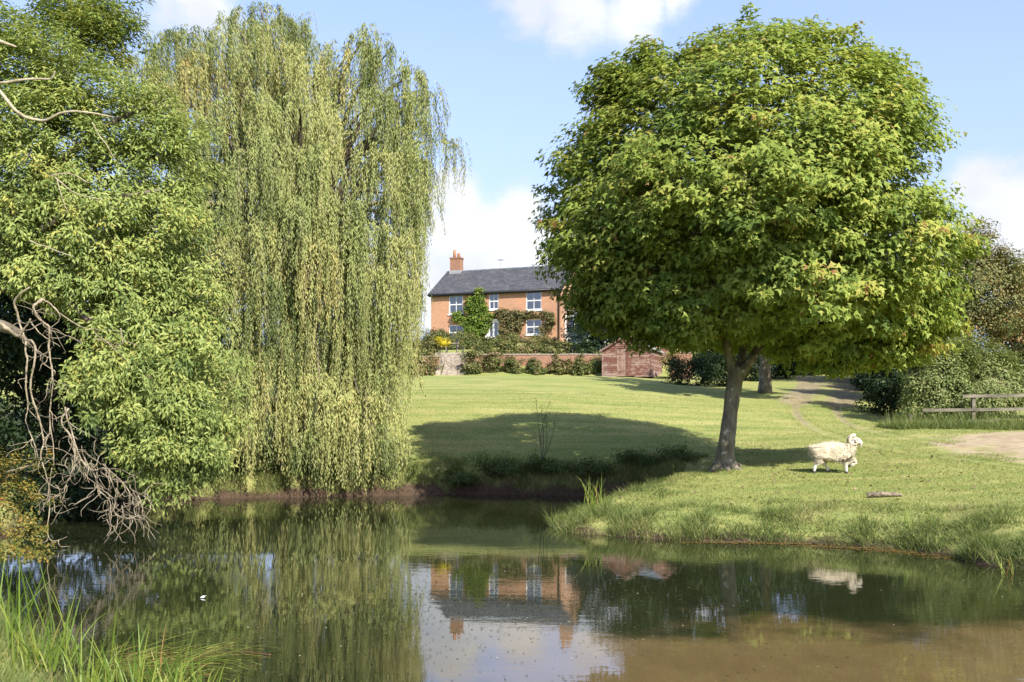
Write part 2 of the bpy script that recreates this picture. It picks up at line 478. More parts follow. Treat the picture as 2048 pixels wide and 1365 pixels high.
def clump_foliage(name, clumps, n_per, r, L, W, mat, parent, kind='diamond', flat=0.7, droop=0.3, up=0.6, centre=None, tintmu=0.42, tintsd=0.14, ctint=0.12, out=0.6):
    """leaves gathered round clump centres (n,3); each clump a flattened tuft"""
    C = np.asarray(clumps, float)
    m = len(C)
    r = np.broadcast_to(r, m)
    npc = np.broadcast_to(n_per, m).astype(int)
    idx = np.repeat(np.arange(m), npc)
    n = len(idx)
    d = rand_dir(n)
    rad = r[idx] * rng.random(n) ** 0.45
    off = d * rad[:, None]
    off[:, 2] *= flat
    pos = C[idx] + off
    cen = C.mean(0) if centre is None else np.asarray(centre)
    outw = unit(C[idx] - cen)
    N = unit(rand_dir(n) * 0.55 + outw * out + off / (r[idx][:, None] + 1e-6) * 0.5 + np.array([0, 0, up]))
    D = unit(off / (r[idx][:, None] + 1e-6) + rand_dir(n) * 0.8 + outw * 0.3 - np.array([0, 0, droop]))
    D = unit(D - N * (D * N).sum(1, keepdims=True) * 0.8)
    size = rng.uniform(0.65, 1.2, n)
    ct = rng.normal(0, ctint, m)
    tint = np.clip(tintmu + ct[idx] + rng.normal(0, tintsd, n), 0, 1)
    V, Fc, li = leaves_geo(pos, D, N, L * size, W * size, kind)
    return obj(name, V, Fc, mat, parent, tint=tint[li])


def blob_clumps(blobs, n, shell=0.35, jitter=0.1):
    """clump centres on the outer layer of ellipsoids (centre, radii)"""
    vol = np.array([np.prod(b[1]) ** (2 / 3) for b in blobs])
    pick = rng.choice(len(blobs), n, p=vol / vol.sum())
    c = np.array([b[0] for b in blobs])[pick]
    rr = np.array([b[1] for b in blobs])[pick]
    return c + rand_dir(n) * rr * (1 - shell * rng.random((n, 1)) ** 1.3) + rng.normal(0, jitter, (n, 3))


def blades_geo(B, H, W, lean=0.35, bend=0.0, D=None):
    """one tapering triangle per blade"""
    n = len(B)
    a = rng.uniform(0, 2 * math.pi, n)
    S = np.stack([np.cos(a), np.sin(a), np.zeros(n)], 1)
    tip = rng.normal(0, lean, (n, 2))
    T = B + np.stack([tip[:, 0] * H, tip[:, 1] * H, H], 1)
    if D is not None:
        T += D * H[:, None]
    W = np.broadcast_to(W, n)[:, None]
    V = np.stack([B - S * W / 2, B + S * W / 2, T], 1).reshape(-1, 3)
    return V, np.arange(3 * n).reshape(-1, 3)


def strips_geo(B, D0, L, W, droop, seg=5, G=None):
    """long arching leaves: base, start direction, length, width, droop"""
    n = len(B)
    a = rng.uniform(0, math.pi, n)
    S = np.stack([np.cos(a), np.sin(a) * 0.5, np.zeros(n)], 1)
    S = unit(S)
    pts = [B]
    d = unit(D0)
    p = B.copy()
    for i in range(seg):
        p = p + d * (L / seg)[:, None]
        d = unit(d - np.array([0, 0, 1.0]) * (droop * (i + 1) / seg)[:, None])
        pts.append(p)
    wid = np.array([0.75, 1.0, 0.95, 0.75, 0.45, 0.03]) if seg == 5 else np.linspace(1, 0.05, seg + 1)
    V = []
    for i, q in enumerate(pts):
        V += [q - S * (W * wid[i] / 2)[:, None], q + S * (W * wid[i] / 2)[:, None]]
    V = np.stack(V, 1)
    k = 2 * (seg + 1)
    fc = np.array([(2 * i, 2 * i + 1, 2 * i + 3, 2 * i + 2) for i in range(seg)])
    Fc = (np.arange(n)[:, None, None] * k + fc[None]).reshape(-1, 4)
    return V.reshape(-1, 3), Fc, np.repeat(np.arange(n), k)


# ------------------------------------------------------------------ terrain
POND = smooth_path([(1.3, 29.8), (-0.6, 30.3), (-2.4, 30.2), (-4.2, 29.6), (-6.2, 29.3), (-8.8, 28.3), (-10.2, 26.6), (-10.8, 23.5), (-10.0, 20.6),
                    (-9.4, 18.4), (-8.9, 16.4), (-7.6, 14.2), (-6.4, 12.4), (-5.2, 10.4), (-3.9, 8.9), (-3.1, 7.3), (-0.8, 6.0), (4.0, 6.0), (8.0, 6.2), (10.3, 8.0),
                    (10.2, 10.6), (8.9, 12.6), (7.7, 14.0), (7.1, 15.4), (6.75, 16.7), (5.9, 17.35), (4.8, 18.0), (3.4, 18.2), (2.2, 18.8), (1.2, 19.6), (0.85, 20.5),
                    (1.0, 21.6), (1.9, 23.2), (2.9, 25.0), (4.0, 26.6), (4.5, 28.0), (3.6, 29.2), (1.3, 29.8)], 4)[:-1]


def pond_dist(X, Y):
    """signed distance to the waterline, positive on land"""
    p = np.stack([np.ravel(X), np.ravel(Y)], 1)
    a, b = POND, np.roll(POND, -1, 0)
    best = np.full(len(p), 1e9)
    inside = np.zeros(len(p), bool)
    for q, s in zip(a, b):
        e = s - q
        t = np.clip(((p - q) @ e) / (e @ e), 0, 1)
        best = np.minimum(best, np.hypot(*(p - q - t[:, None] * e).T))
        c = ((q[1] > p[:, 1]) != (s[1] > p[:, 1])) & (p[:, 0] < (s[0] - q[0]) * (p[:, 1] - q[1]) / (s[1] - q[1] + 1e-12) + q[0])
        inside ^= c
    return np.where(inside, -best, best).reshape(np.shape(X))


ctrl = []
for X in (-22, -14, -8, -3, 2):
    ctrl += [(X, 30.6, 0.75), (X, 31.8, 1.15), (X, 33.5, 1.7), (X, 36, 2.3), (X, 40, 3.05), (X, 45, 3.72), (X, 52, 4.45), (X, 60, 5.02), (X, 67, 5.42)]
ctrl += [(5.4, 25.5, 1.03), (7.9, 24.5, 0.97), (4.5, 31, 1.25), (6, 34, 1.75), (8, 40, 2.8), (8, 30, 1.35), (10, 47, 3.5), (12.1, 48, 3.7), (13.2, 46, 3.25), (10, 55, 4.2), (7, 52, 4.35),
         (7, 60, 5.0), (9.4, 67, 5.42), (5, 67, 5.42), (18.4, 58, 4.7), (15.5, 50, 3.65), (11.9, 38, 2.2), (11.3, 31, 1.62), (15, 33, 1.93), (18.4, 36, 2.02), (14.7, 37, 2.1), (11, 21.5, 0.94),
         (13, 26, 1.35), (8.7, 17, 0.66), (9.5, 14.5, 0.6), (6.9, 20.5, 0.62), (5.1, 21.5, 0.68), (2.6, 22.3, 0.58), (1.6, 21, 0.42), (3.4, 20, 0.52), (20, 50, 3.6), (30, 40, 2.6), (30, 25, 1.5), (30, 70, 5.6), (22, 66, 5.4),
         (-13, 26, 1.0), (-14, 20, 0.9), (-22, 20, 1.0), (-15, 10, 0.7), (0, 2, 0.5), (-5, 5, 0.45), (8, 1, 0.5), (-5.5, 9, 0.4), (14, 8, 0.6), (25, 5, 0.9), (-25, 0, 0.7),
         (-12, 97, 10.1), (0, 97, 10.1), (9, 97, 10.1), (0, 90, 9.6), (-10, 90, 9.6), (-10, 112, 10.3), (10, 112, 10.3), (-35, 100, 9.8), (35, 100, 9), (-10, 69, 6.3), (0, 69, 6.5), (6, 69, 6.4), (-10, 76, 7.5), (4, 76, 7.5), (20, 78, 6.6), (-30, 70, 6)]
ctrl = np.array(ctrl, float)


def _tps(d2):
    return 0.5 * d2 * np.log(d2 + 1e-9)


def _fit():
    p, z = ctrl[:, :2] / 10, ctrl[:, 2]
    n = len(p)
    K = _tps(((p[:, None] - p[None]) ** 2).sum(-1)) + 0.02 * np.eye(n)
    Q = np.hstack([np.ones((n, 1)), p])
    A = np.block([[K, Q], [Q.T, np.zeros((3, 3))]])
    return np.linalg.solve(A, np.concatenate([z, np.zeros(3)]))


TPS = _fit()


def land(X, Y):
    x, y = np.clip(np.ravel(X), -38, 38) / 10, np.clip(np.ravel(Y), -4, 114) / 10
    p = ctrl[:, :2] / 10
    r = np.zeros(len(x))
    for i in range(len(p)):
        r += TPS[i] * _tps((x - p[i, 0]) ** 2 + (y - p[i, 1]) ** 2)
    r += TPS[-3] + TPS[-2] * x + TPS[-1] * y
    return r.reshape(np.shape(X))


def lump(X, Y):
    return (np.sin(X * 1.7 + 0.6 * np.sin(Y * 1.3)) * np.sin(Y * 1.9 + 0.8 * np.sin(X * 0.9)) + 0.5 * np.sin(X * 4.1 + Y * 2.3) * np.sin(Y * 3.7 - X * 1.1))


def ground_z(X, Y):
    X, Y = np.asarray(X, float), np.asarray(Y, float)
    z = np.maximum(land(X, Y), 0.3)
    s = pond_dist(X, Y) + 0.09 * lump(X * 1.6, Y * 1.6)
    wd = np.where((Y > 27.5) & (X < 5), 0.75, 1.25)
    t = np.clip(s / wd, 0, 1)
    near = np.clip(1 - np.abs(s - 1.2) / 1.6, 0, 1)
    zo = (z + near * 0.10 * lump(X, Y)) * (t * (2 - t)) - 0.02
    zi = -0.04 + np.clip(s, -1.6, 0) * 0.55
    g = np.where(s > 0, zo, zi)
    return g + np.where(s > 3, 0.018 * lump(X * 0.6, Y * 0.5), 0)


def gz(x, y):
    return float(ground_z(np.array([x]), np.array([y]))[0])


xs = np.unique(np.concatenate([[-2500, -900, -300, -120, -60], np.arange(-36, -16, 1.0), np.arange(-16, 17, 0.2), np.arange(17, 38, 1.0), [60, 120, 300, 900, 2500]]))
ys = np.unique(np.concatenate([[-600, -150, -40, -10, -2, 1, 3], np.arange(4, 42, 0.2), np.arange(42, 116, 0.7), [130, 180, 300, 700, 1500, 3000]]))
GX, GY = np.meshgrid(xs, ys)
GZ = ground_z(GX, GY)
nx = len(xs)
ii, jj = np.meshgrid(np.arange(len(ys) - 1), np.arange(nx - 1), indexing='ij')
q = (ii * nx + jj).ravel()
# colour masks that belong to the ground itself: worn track, bare earth, bank soil
TRACK = smooth_path([(19.5, 64), (18.0, 57), (15.6, 50), (13.4, 44), (12.2, 39.5), (11.6, 35), (11.6, 30.5), (12.2, 26.5), (13.2, 23.2), (15.5, 20.0), (20, 16)], 8)


def line_dist(X, Y, L):
    p = np.stack([np.ravel(X), np.ravel(Y)], 1)
    best = np.full(len(p), 1e9)
    side = np.zeros(len(p))
    for a, b in zip(L[:-1], L[1:]):
        e = b - a
        t = np.clip(((p - a) @ e) / (e @ e), 0, 1)
        v = p - a - t[:, None] * e
        d = np.hypot(*v.T)
        m = d < best
        side[m] = np.sign(e[0] * v[m, 1] - e[1] * v[m, 0])
        best = np.minimum(best, d)
    return (best * side).reshape(np.shape(X))


td = line_dist(GX, GY, TRACK)
sd_ = pond_dist(GX, GY)
rut = np.exp(-((np.abs(td) - 0.85) / 0.27) ** 2)
lane = np.clip((GY - 41.5) / 4, 0, 1) * np.clip((2.0 - np.abs(td)) / 0.5, 0, 1)
fade = np.clip((GY - 19) / 5, 0.35, 1) * np.where(GY < 60, 1, 1)
track_mask = np.maximum(rut * (0.25 + 0.5 * np.clip((GY - 30) / 10, 0, 1)), lane * (0.75 - 0.35 * np.exp(-(td / .4) ** 2)))
bare = np.exp(-(((GX - 16.4) / 4.4) ** 2 + ((GY - 27.4) / 5.4) ** 2) ** 1.8)
soil = np.clip(1 - sd_ / 0.45, 0, 1) * (sd_ > -5) + (sd_ < 0)
GZ = GZ - 0.055 * rut * (GY < 60) * (GY > 16)
gv = np.stack([GX.ravel(), GY.ravel(), GZ.ravel()], 1)
ground = obj('ground', gv, np.stack([q, q + 1, q + nx + 1, q + nx], 1), None, smooth=True)
for nm, a in (('track', track_mask), ('bare', bare), ('soil', np.clip(soil, 0, 1))):
    at = ground.data.attributes.new(nm, 'FLOAT', 'POINT')
    at.data.foreach_set('value', a.ravel().astype(np.float32))
tag(ground, 'mown green lawn sloping from the pond banks up to the house', kind='structure')


def lawn_mat():
    m, t = new_mat('lawn')
    pos = t.n('ShaderNodeNewGeometry').outputs['Position']
    at = lambda n: t.n('ShaderNodeAttribute', attribute_name=n).outputs['Fac']
    n1 = t.noise(t.n('ShaderNodeMapping', {'Vector': pos, 'Scale': (0.35, 1.3, 1)}).outputs[0], 0.9, 5, 0.65)
    n2 = t.noise(pos, 7.0, 5, 0.7)
    n3 = t.noise(t.n('ShaderNodeMapping', {'Vector': pos, 'Scale': (0.06, 1.0, 0.2)}).outputs[0], 1.6, 3, 0.6)
    f = t.math('ADD', t.math('ADD', t.math('MULTIPLY', n1, 0.40), t.math('MULTIPLY', n2, 0.25)), t.math('MULTIPLY', n3, 0.35))
    c = t.ramp(f, [(0.34, (0.120, 0.165, 0.044)), (0.46, (0.205, 0.238, 0.070)), (0.56, (0.290, 0.288, 0.098)), (0.68, (0.39, 0.35, 0.16))])
    c = t.mix(t.maprange(t.noise(pos, 0.42, 6, 0.65), 0.52, 0.72, 0, 0.5), c, (0.36, 0.31, 0.13))
    c = t.mix(t.maprange(t.noise(pos, 0.8, 5, 0.7, 0.4), 0.56, 0.70, 0, 0.5), c, (0.115, 0.175, 0.045))
    e = t.mix(t.maprange(t.noise(pos, 3.0, 6, 0.7), 0.35, 0.7), (0.17, 0.125, 0.085), (0.30, 0.24, 0.18))
    edge = t.math('MULTIPLY', t.math('SUBTRACT', t.noise(pos, 2.2, 5, 0.7), 0.5), 1.1)
    c = t.mix(t.maprange(t.math('ADD', at('track'), edge), 0.25, 0.85, 0, 0.85), c, e)
    sand = t.mix(t.maprange(t.noise(pos, 2.0, 6, 0.75), 0.35, 0.65), (0.27, 0.20, 0.125), (0.42, 0.34, 0.24))
    c = t.mix(t.maprange(t.math('ADD', at('bare'), t.math('MULTIPLY', t.math('SUBTRACT', t.noise(pos, 0.9, 6, 0.7), 0.5), 2.2)), 0.28, 0.66, 0, 0.9), c, sand)
    mud = t.mix(n2, (0.035, 0.026, 0.018), (0.10, 0.068, 0.045))
    c = t.mix(t.maprange(t.math('ADD', at('soil'), t.math('MULTIPLY', edge, 0.6)), 0.35, 0.75), c, mud)
    h = t.math('ADD', n2, t.noise(pos, 30, 3, 0.6))
    bp = t.n('ShaderNodeBump', {'Height': h, 'Strength': 0.55, 'Distance': 0.05}).outputs[0]
    return finish(m, t, t.n('ShaderNodeBsdfPrincipled', {'Base Color': c, 'Roughness': 0.95, 'Specular IOR Level': 0.1, 'Normal': bp}).outputs[0])


ground.data.materials.append(lawn_mat())


# ------------------------------------------------------------------ water
def water_mat():
    m, t = new_mat('pond_water')
    pos = t.n('ShaderNodeNewGeometry').outputs['Position']
    sp = t.n('ShaderNodeSeparateXYZ', {0: pos})
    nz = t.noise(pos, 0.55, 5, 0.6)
    # browner water colour in the near right corner of the pond, darker elsewhere
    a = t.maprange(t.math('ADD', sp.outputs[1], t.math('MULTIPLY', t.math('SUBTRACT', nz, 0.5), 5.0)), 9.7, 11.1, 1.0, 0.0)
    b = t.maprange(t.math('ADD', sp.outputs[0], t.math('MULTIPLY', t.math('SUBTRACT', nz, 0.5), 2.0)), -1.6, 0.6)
    brown_mask = t.math('MULTIPLY', a, b)
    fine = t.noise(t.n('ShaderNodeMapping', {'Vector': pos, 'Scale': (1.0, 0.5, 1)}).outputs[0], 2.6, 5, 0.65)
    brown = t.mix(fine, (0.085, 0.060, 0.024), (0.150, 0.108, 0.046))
    dark_water = t.mix(nz, (0.010, 0.013, 0.006), (0.026, 0.030, 0.010))
    c = t.mix(brown_mask, dark_water, brown)
    v = t.n('ShaderNodeMapping', {'Vector': pos, 'Scale': (1.0, 2.6, 1)}).outputs[0]
    calm = t.maprange(t.noise(pos, 0.28, 3, 0.5), 0.38, 0.62, 0.25, 1.0)
    h = t.math('MULTIPLY', t.math('ADD', t.noise(v, 2.2, 3, 0.5), t.math('MULTIPLY', t.noise(v, 11.0, 2, 0.5), 0.16)), calm)
    bp = t.n('ShaderNodeBump', {'Height': h, 'Strength': 1.0, 'Distance': 0.0012}).outputs[0]
    fr = t.n('ShaderNodeFresnel', {'IOR': 1.52, 'Normal': bp}).outputs[0]
    di = t.n('ShaderNodeBsdfDiffuse', {'Color': c}).outputs[0]
    gl = t.n('ShaderNodeBsdfGlossy', {'Color': (0.97, 0.98, 1.0, 1), 'Roughness': 0.012, 'Normal': bp}).outputs[0]
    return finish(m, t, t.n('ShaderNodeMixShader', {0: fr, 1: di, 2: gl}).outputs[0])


wx, wy = np.meshgrid(np.linspace(-13, 13, 14), np.linspace(3, 33, 16))
wv = np.stack([wx.ravel(), wy.ravel(), np.zeros(wx.size)], 1)
i_, j_ = np.meshgrid(np.arange(15), np.arange(13), indexing='ij')
q = (i_ * 14 + j_).ravel()
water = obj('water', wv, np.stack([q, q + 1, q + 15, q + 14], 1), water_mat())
tag(water, 'still brown pond water mirroring the trees and the house', kind='structure')



# ------------------------------------------------------------------ maple on the grassy point
def profile_clumps(rows, Y0, n, depth=0.95, inner=0.62, gap=0.42, power=0.5, zjit=0.0):
    """clump centres filling a crown whose left/right limits are given per height (pixel rows seen at distance Y0)"""
    rows = np.array(rows, float)
    zz = EYE + (HY - rows[:, 0]) / F * Y0
    xl, xr = (rows[:, 1] - CX) / F * Y0, (rows[:, 2] - CX) / F * Y0
    o = np.argsort(zz)
    zz, xl, xr = zz[o], xl[o], xr[o]
    pts = []
    tries = 0
    zc = zz[0] + 0.45 * (zz[-1] - zz[0])
    g_ = np.random.default_rng(11)
    BOUGH = unit(g_.normal(size=(58, 3)))
    area = np.interp(np.linspace(zz[0], zz[-1], 200), zz, xr - xl)
    zs = np.linspace(zz[0], zz[-1], 200)
    pr = area / area.sum()
    while len(pts) < n and tries < n * 40:
        tries += 1
        z = rng.choice(zs, p=pr) + rng.uniform(-.05, .05)
        a, b = np.interp(z, zz, xl), np.interp(z, zz, xr)
        c, R = (a + b) / 2, (b - a) / 2
        th = rng.uniform(0, 2 * math.pi)
        v_ = np.array([math.cos(th), math.sin(th), (z - zc) / (0.5 * (zz[-1] - zz[0]))])
        v_ /= np.linalg.norm(v_)
        lump_ = 1.05 - 0.40 * min(1.0, np.min(np.linalg.norm(BOUGH - v_, axis=1)) / 0.46) ** 1.5
        rr = R * lump_ * (inner + (1 - inner) * rng.random() ** power)
        p = np.array([c + rr * math.cos(th), Y0 + depth * rr * math.sin(th), z])
        g = gap * rng.uniform(0.75, 1.1)
        if pts:
            A = np.array(pts)
            d = (A - p) * np.array([1, 1, 1.25])
            if (d * d).sum(1).min() < g * g:
                continue
        pts.append(p)
    return np.array(pts)


TY = 25.5
mb = P(1447, 940, TY)
mb[2] = gz(mb[0], mb[1]) - 0.05
maple = thing('maple_tree', 'large round maple tree with green and rust tinged crown on the grassy point', 'tree', mb)
tp = [mb, P(1452, 900, TY), P(1458, 850, TY), P(1464, 800, TY), P(1472, 755, TY), P(1478, 735, TY)]
path = smooth_path(tp, 4)
rad = np.interp(np.linspace(0, 1, len(path)), [0, .06, .16, .5, .8, 1], [.36, .28, .22, .185, .20, .165])
V, f_ = tube_geo(path, rad, 14, True, 0.16, 3)
obj('trunk', V, f_, M['maple_bark'], maple, True)
limbs = [[P(1470, 765, TY), P(1456, 705, TY - .1), P(1440, 620, TY - .4), P(1400, 500, TY - 1.0), P(1330, 380, TY - 1.5)],
         [P(1474, 760, TY), P(1512, 705, TY + .1), P(1548, 650, TY + .3), P(1610, 570, TY + .5), P(1720, 470, TY + .6)],
         [P(1472, 760, TY + .1), P(1488, 690, TY + .5), P(1500, 600, TY + .9), P(1505, 430, TY + 1.0), P(1500, 220, TY + .8)],
         [P(1450, 660, TY - .2), P(1380, 610, TY + .6), P(1280, 560, TY + 1.2), P(1190, 500, TY + 1.4)],
         [P(1530, 670, TY + .2), P(1560, 560, TY - .9), P(1600, 420, TY - 1.9), P(1640, 300, TY - 2.2)],
         [P(1500, 600, TY + .9), P(1560, 480, TY + 2.2), P(1640, 380, TY + 3.2)],
         [P(1505, 560, TY + .8), P(1440, 420, TY + 2.3), P(1380, 260, TY + 2.8)],
         [P(1448, 620, TY - .4), P(1470, 520, TY - 1.6), P(1500, 400, TY - 2.6), P(1480, 260, TY - 2.6)],
         [P(1548, 650, TY + .3), P(1660, 610, TY - .6), P(1780, 560, TY - 1.2)]]
lr = [.145, .15, .13, .08, .12, .10, .10, .11, .09]
for k in range(7):
    a_ = k * .9 + .3
    e_ = mb + np.array([math.cos(a_) * rng.uniform(.45, .7), math.sin(a_) * rng.uniform(.45, .7), 0])
    e_[2] = gz(e_[0], e_[1]) - .04
    pt = smooth_path([mb + [0, 0, .35], mb + (e_ - mb) * .45 + [0, 0, .14], e_], 4)
    V, f_ = tube_geo(pt, np.linspace(.17, .04, len(pt)), 7, True, .2, k)
    obj('root', V, f_, M['maple_bark'], maple, True)
for L_, r0 in zip(limbs, lr):
    pt = smooth_path(L_, 5)
    V, f_ = tube_geo(pt, np.linspace(r0, 0.025, len(pt)), 9, True, 0.15, 5)
    obj('limb', V, f_, M['maple_bark'], maple, True)
MAPLE_ROWS = [(74, 1470, 1570), (92, 1400, 1650), (118, 1345, 1720), (148, 1290, 1770), (186, 1225, 1800), (232, 1160, 1828), (290, 1115, 1848), (350, 1082, 1864), (410, 1068, 1884), (460, 1066, 1900), (510, 1078, 1900), (560, 1104, 1892), (600, 1124, 1882), (632, 1146, 1872), (654, 1180, 1862), (674, 1320, 1855), (688, 1540, 1850), (700, 1600, 1835), (726, 1650, 1790)]
cl = profile_clumps(MAPLE_ROWS, TY, 1450, 0.95, 0.58, 0.46, 0.42)
top_tufts = np.array([P(1495, 36, TY), P(1498, 16, TY), P(1680, 60, TY - .5), P(1712, 55, TY), P(1300, 95, TY), P(1255, 105, TY), P(1190, 140, TY), P(1620, 42, TY), P(1170, 640, TY), P(1225, 668, TY), P(1330, 684, TY - 1), P(1610, 690, TY - 1), P(1680, 728, TY), P(1735, 736, TY), P(1785, 722, TY), P(1850, 700, TY)])
cl = np.vstack([cl, blob_clumps([E(1235, 165, TY, .75, .9, .5), E(1290, 128, TY, .35, .6, .3), E(1190, 200, TY, .4, .7, .4)], 46, .6, .08),
                blob_clumps([E(1640, 700, 24.5, .9, 1.2, .45), E(1730, 712, 25, 1.0, 1.2, .42), E(1820, 690, 25.5, .8, 1.0, .5), E(1375, 672, 24.2, .7, .8, .30), E(1290, 660, 25, .7, .8, .30), E(1180, 610, 25.3, .5, .8, .4), E(1870, 640, 25.5, .5, 1.0, .6)], 120, .8, .1)])
ntw = 0
twV, twF = [], []
cen = P(1495, 470, TY)
for c in cl[::3]:
    a = cen + (c - cen) * 0.45 + rng.normal(0, .25, 3)
    b = cen + (c - cen) * 0.75 + rng.normal(0, .2, 3) + np.array([0, 0, -.1])
    V, f_ = tube_geo(smooth_path([a, b, c], 3), np.linspace(.028, .008, 7), 4, False)
    twV.append(V)
    twF += [[i + ntw for i in g] for g in f_]
    ntw += len(V)
obj('twigs', np.vstack(twV), twF, M['maple_bark'], maple)['kind'] = 'stuff'
clump_foliage('crown', np.vstack([cl, top_tufts]), np.concatenate([np.full(len(cl), 84), np.full(len(top_tufts), 30)]), np.concatenate([rng.uniform(.34, .60, len(cl)), np.full(len(top_tufts), .24)]),
              0.150, 0.150, M['maple'], maple, 'maple', 0.5, 0.45, 0.7, cen, 0.44, 0.14, 0.14, 0.75)

# ------------------------------------------------------------------ weeping willow on the far bank
WY = 34.0
wb = np.array([-7.4, WY, gz(-7.4, WY) - 0.05])
willow = thing('weeping_willow', 'tall weeping willow with yellow green curtains hanging to the far bank', 'tree', wb)
wt = P(590, 420, WY)
pt = smooth_path([wb, wb + [0.1, 0, 2.0], wb + [0.25, -.1, 4.2], wb + [0.2, 0, 6.0]], 5)
V, f_ = tube_geo(pt, np.linspace(.62, .40, len(pt)), 14, True, 0.2, 8)
obj('trunk', V, f_, M['bark'], willow, True)
fork = pt[-1]
# umbrellas of hanging twigs: (px, py, depth, half width in metres, length)
UMB = [(520, 10, 34, 1.3, 4.0), (470, 40, 33, 1.3, 4.0), (590, 40, 34.5, 1.1, 3.6), (430, 90, 33.5, 1.2, 3.6), (560, 90, 32.4, 1.3, 3.5), (380, 120, 33, 1.3, 3.5), (640, 120, 33.5, .9, 3.2),
       (740, 62, 34, 0.9, 3.6), (700, 90, 33.6, .8, 3.2), (790, 100, 34, .8, 4.2), (850, 140, 34.2, .6, 3.8), (880, 185, 34.2, .45, 3.4), (820, 190, 33, .8, 4.2), (760, 190, 32.3, .9, 3.2),
       (330, 170, 32.5, 1.2, 3.6), (290, 110, 34, 1.1, 3.2), (480, 180, 31.4, 1.2, 3.4), (600, 200, 31.2, 1.1, 3.0), (690, 230, 31.2, .9, 3.0), (400, 240, 31.2, 1.1, 3.2), (310, 280, 31.4, 1.2, 3.4),
       (540, 280, 30.3, 1.1, 3.4), (640, 300, 30.3, .9, 3.8), (760, 300, 30.8, .8, 3.6), (840, 300, 32.3, .6, 4.6), (800, 380, 31.2, .7, 4.4), (470, 330, 30.2, 1.0, 3.4), (380, 380, 30.0, 1.1, 3.8),
       (300, 420, 30.2, 1.2, 4.2), (580, 400, 29.8, .9, 4.6), (690, 405, 29.6, .75, 5.4), (740, 440, 29.8, .6, 5.6), (640, 480, 29.6, .5, 5.0), (500, 450, 29.6, .9, 4.6), (420, 500, 29.5, 1.0, 4.6),
       (830, 470, 31.0, .6, 5.4), (780, 540, 30.0, .6, 4.6), (850, 420, 32.6, .4, 4.8), (340, 560, 29.6, 1.1, 4.4), (540, 560, 29.4, .8, 4.6), (460, 620, 29.3, .9, 4.4), (390, 680, 29.2, .9, 3.8),
       (600, 640, 29.6, .5, 4.0), (560, 700, 29.2, .8, 3.6), (480, 740, 29.0, .9, 3.2), (640, 760, 29.2, .8, 3.0), (720, 780, 29.3, .8, 2.8), (780, 740, 29.9, .6, 3.0), (550, 800, 29.0, .8, 2.6), (690, 820, 29.0, .8, 2.3),
       (800, 640, 30.6, .5, 4.6), (300, 760, 29.0, .9, 2.8), (330, 860, 28.6, .6, 2.0), (760, 860, 29.2, .5, 1.8), (610, 870, 28.9, .7, 1.7), (860, 560, 32.8, .35, 4.0), (815, 700, 31.6, .4, 4.0), (430, 820, 28.9, .8, 2.2),
       (360, 470, 30.4, 1.0, 4.0), (420, 400, 30.6, .9, 4.0), (300, 620, 29.8, 1.0, 3.8), (450, 560, 29.9, .9, 4.2), (520, 640, 29.5, .8, 4.2), (360, 760, 29.2, .9, 3.0), (280, 540, 30.2, .9, 4.0), (700, 640, 30.0, .6, 4.0), (750, 620, 30.4, .6, 4.2), (640, 620, 30.4, .6, 4.4), (800, 820, 29.8, .5, 2.2),
       (500, 60, 35.2, 1.3, 3.6), (560, 50, 35.6, 1.2, 3.6), (440, 120, 34.8, 1.2, 3.6), (620, 100, 35.0, 1.0, 3.4), (530, 140, 34.0, 1.2, 3.4), (600, 160, 33.6, 1.0, 3.4), (660, 150, 34.6, .9, 3.4), (700, 160, 33.4, .9, 3.6),
       (560, 210, 33.2, 1.1, 3.4), (470, 220, 33.4, 1.1, 3.4), (640, 240, 33.4, .9, 3.6), (850, 240, 33.6, .6, 3.8), (800, 260, 33.6, .7, 4.0), (860, 330, 33.6, .4, 4.0), (520, 330, 32.6, 1.0, 4.0), (340, 70, 34.2, 1.0, 3.4), (300, 140, 33.6, 1.0, 3.4), (385, 60, 34.4, 1.0, 3.4), (600, 330, 32.4, .9, 4.0)]
back = []
for k in range(36):                                  # the far side, so that the crown is whole all round
    th = rng.uniform(0.02, math.pi - .02)
    R = rng.uniform(2.6, 5.4)
    z = rng.uniform(6.5, 15.0) * (1 - 0.02 * R)
    R = min(R, 1.2 + (16.2 - z) * 1.1)
    back.append((np.array([-7.4 + R * math.cos(th) * 0.93, WY + .6 + R * math.sin(th), z + 1]), rng.uniform(.8, 1.2), rng.uniform(3.5, 6.5)))
SC, SD, SN, SL, STINT = [], [], [], [], []
stemV, stemF, ns_ = [], [], 0
limbV, limbF, nl_ = [], [], 0
UMB2 = []
for a, b, c, d, e in UMB:
    a2 = a - 0.17 * max(0, a - 700)
    dome = b < 600
    UMB2.append((P(a2, b, c - (rng.uniform(0, .9) if dome else 0)), d * rng.uniform(.75, 1.0), e * (rng.uniform(.6, 1.0) if dome else 1)))
allumb = UMB2 + back
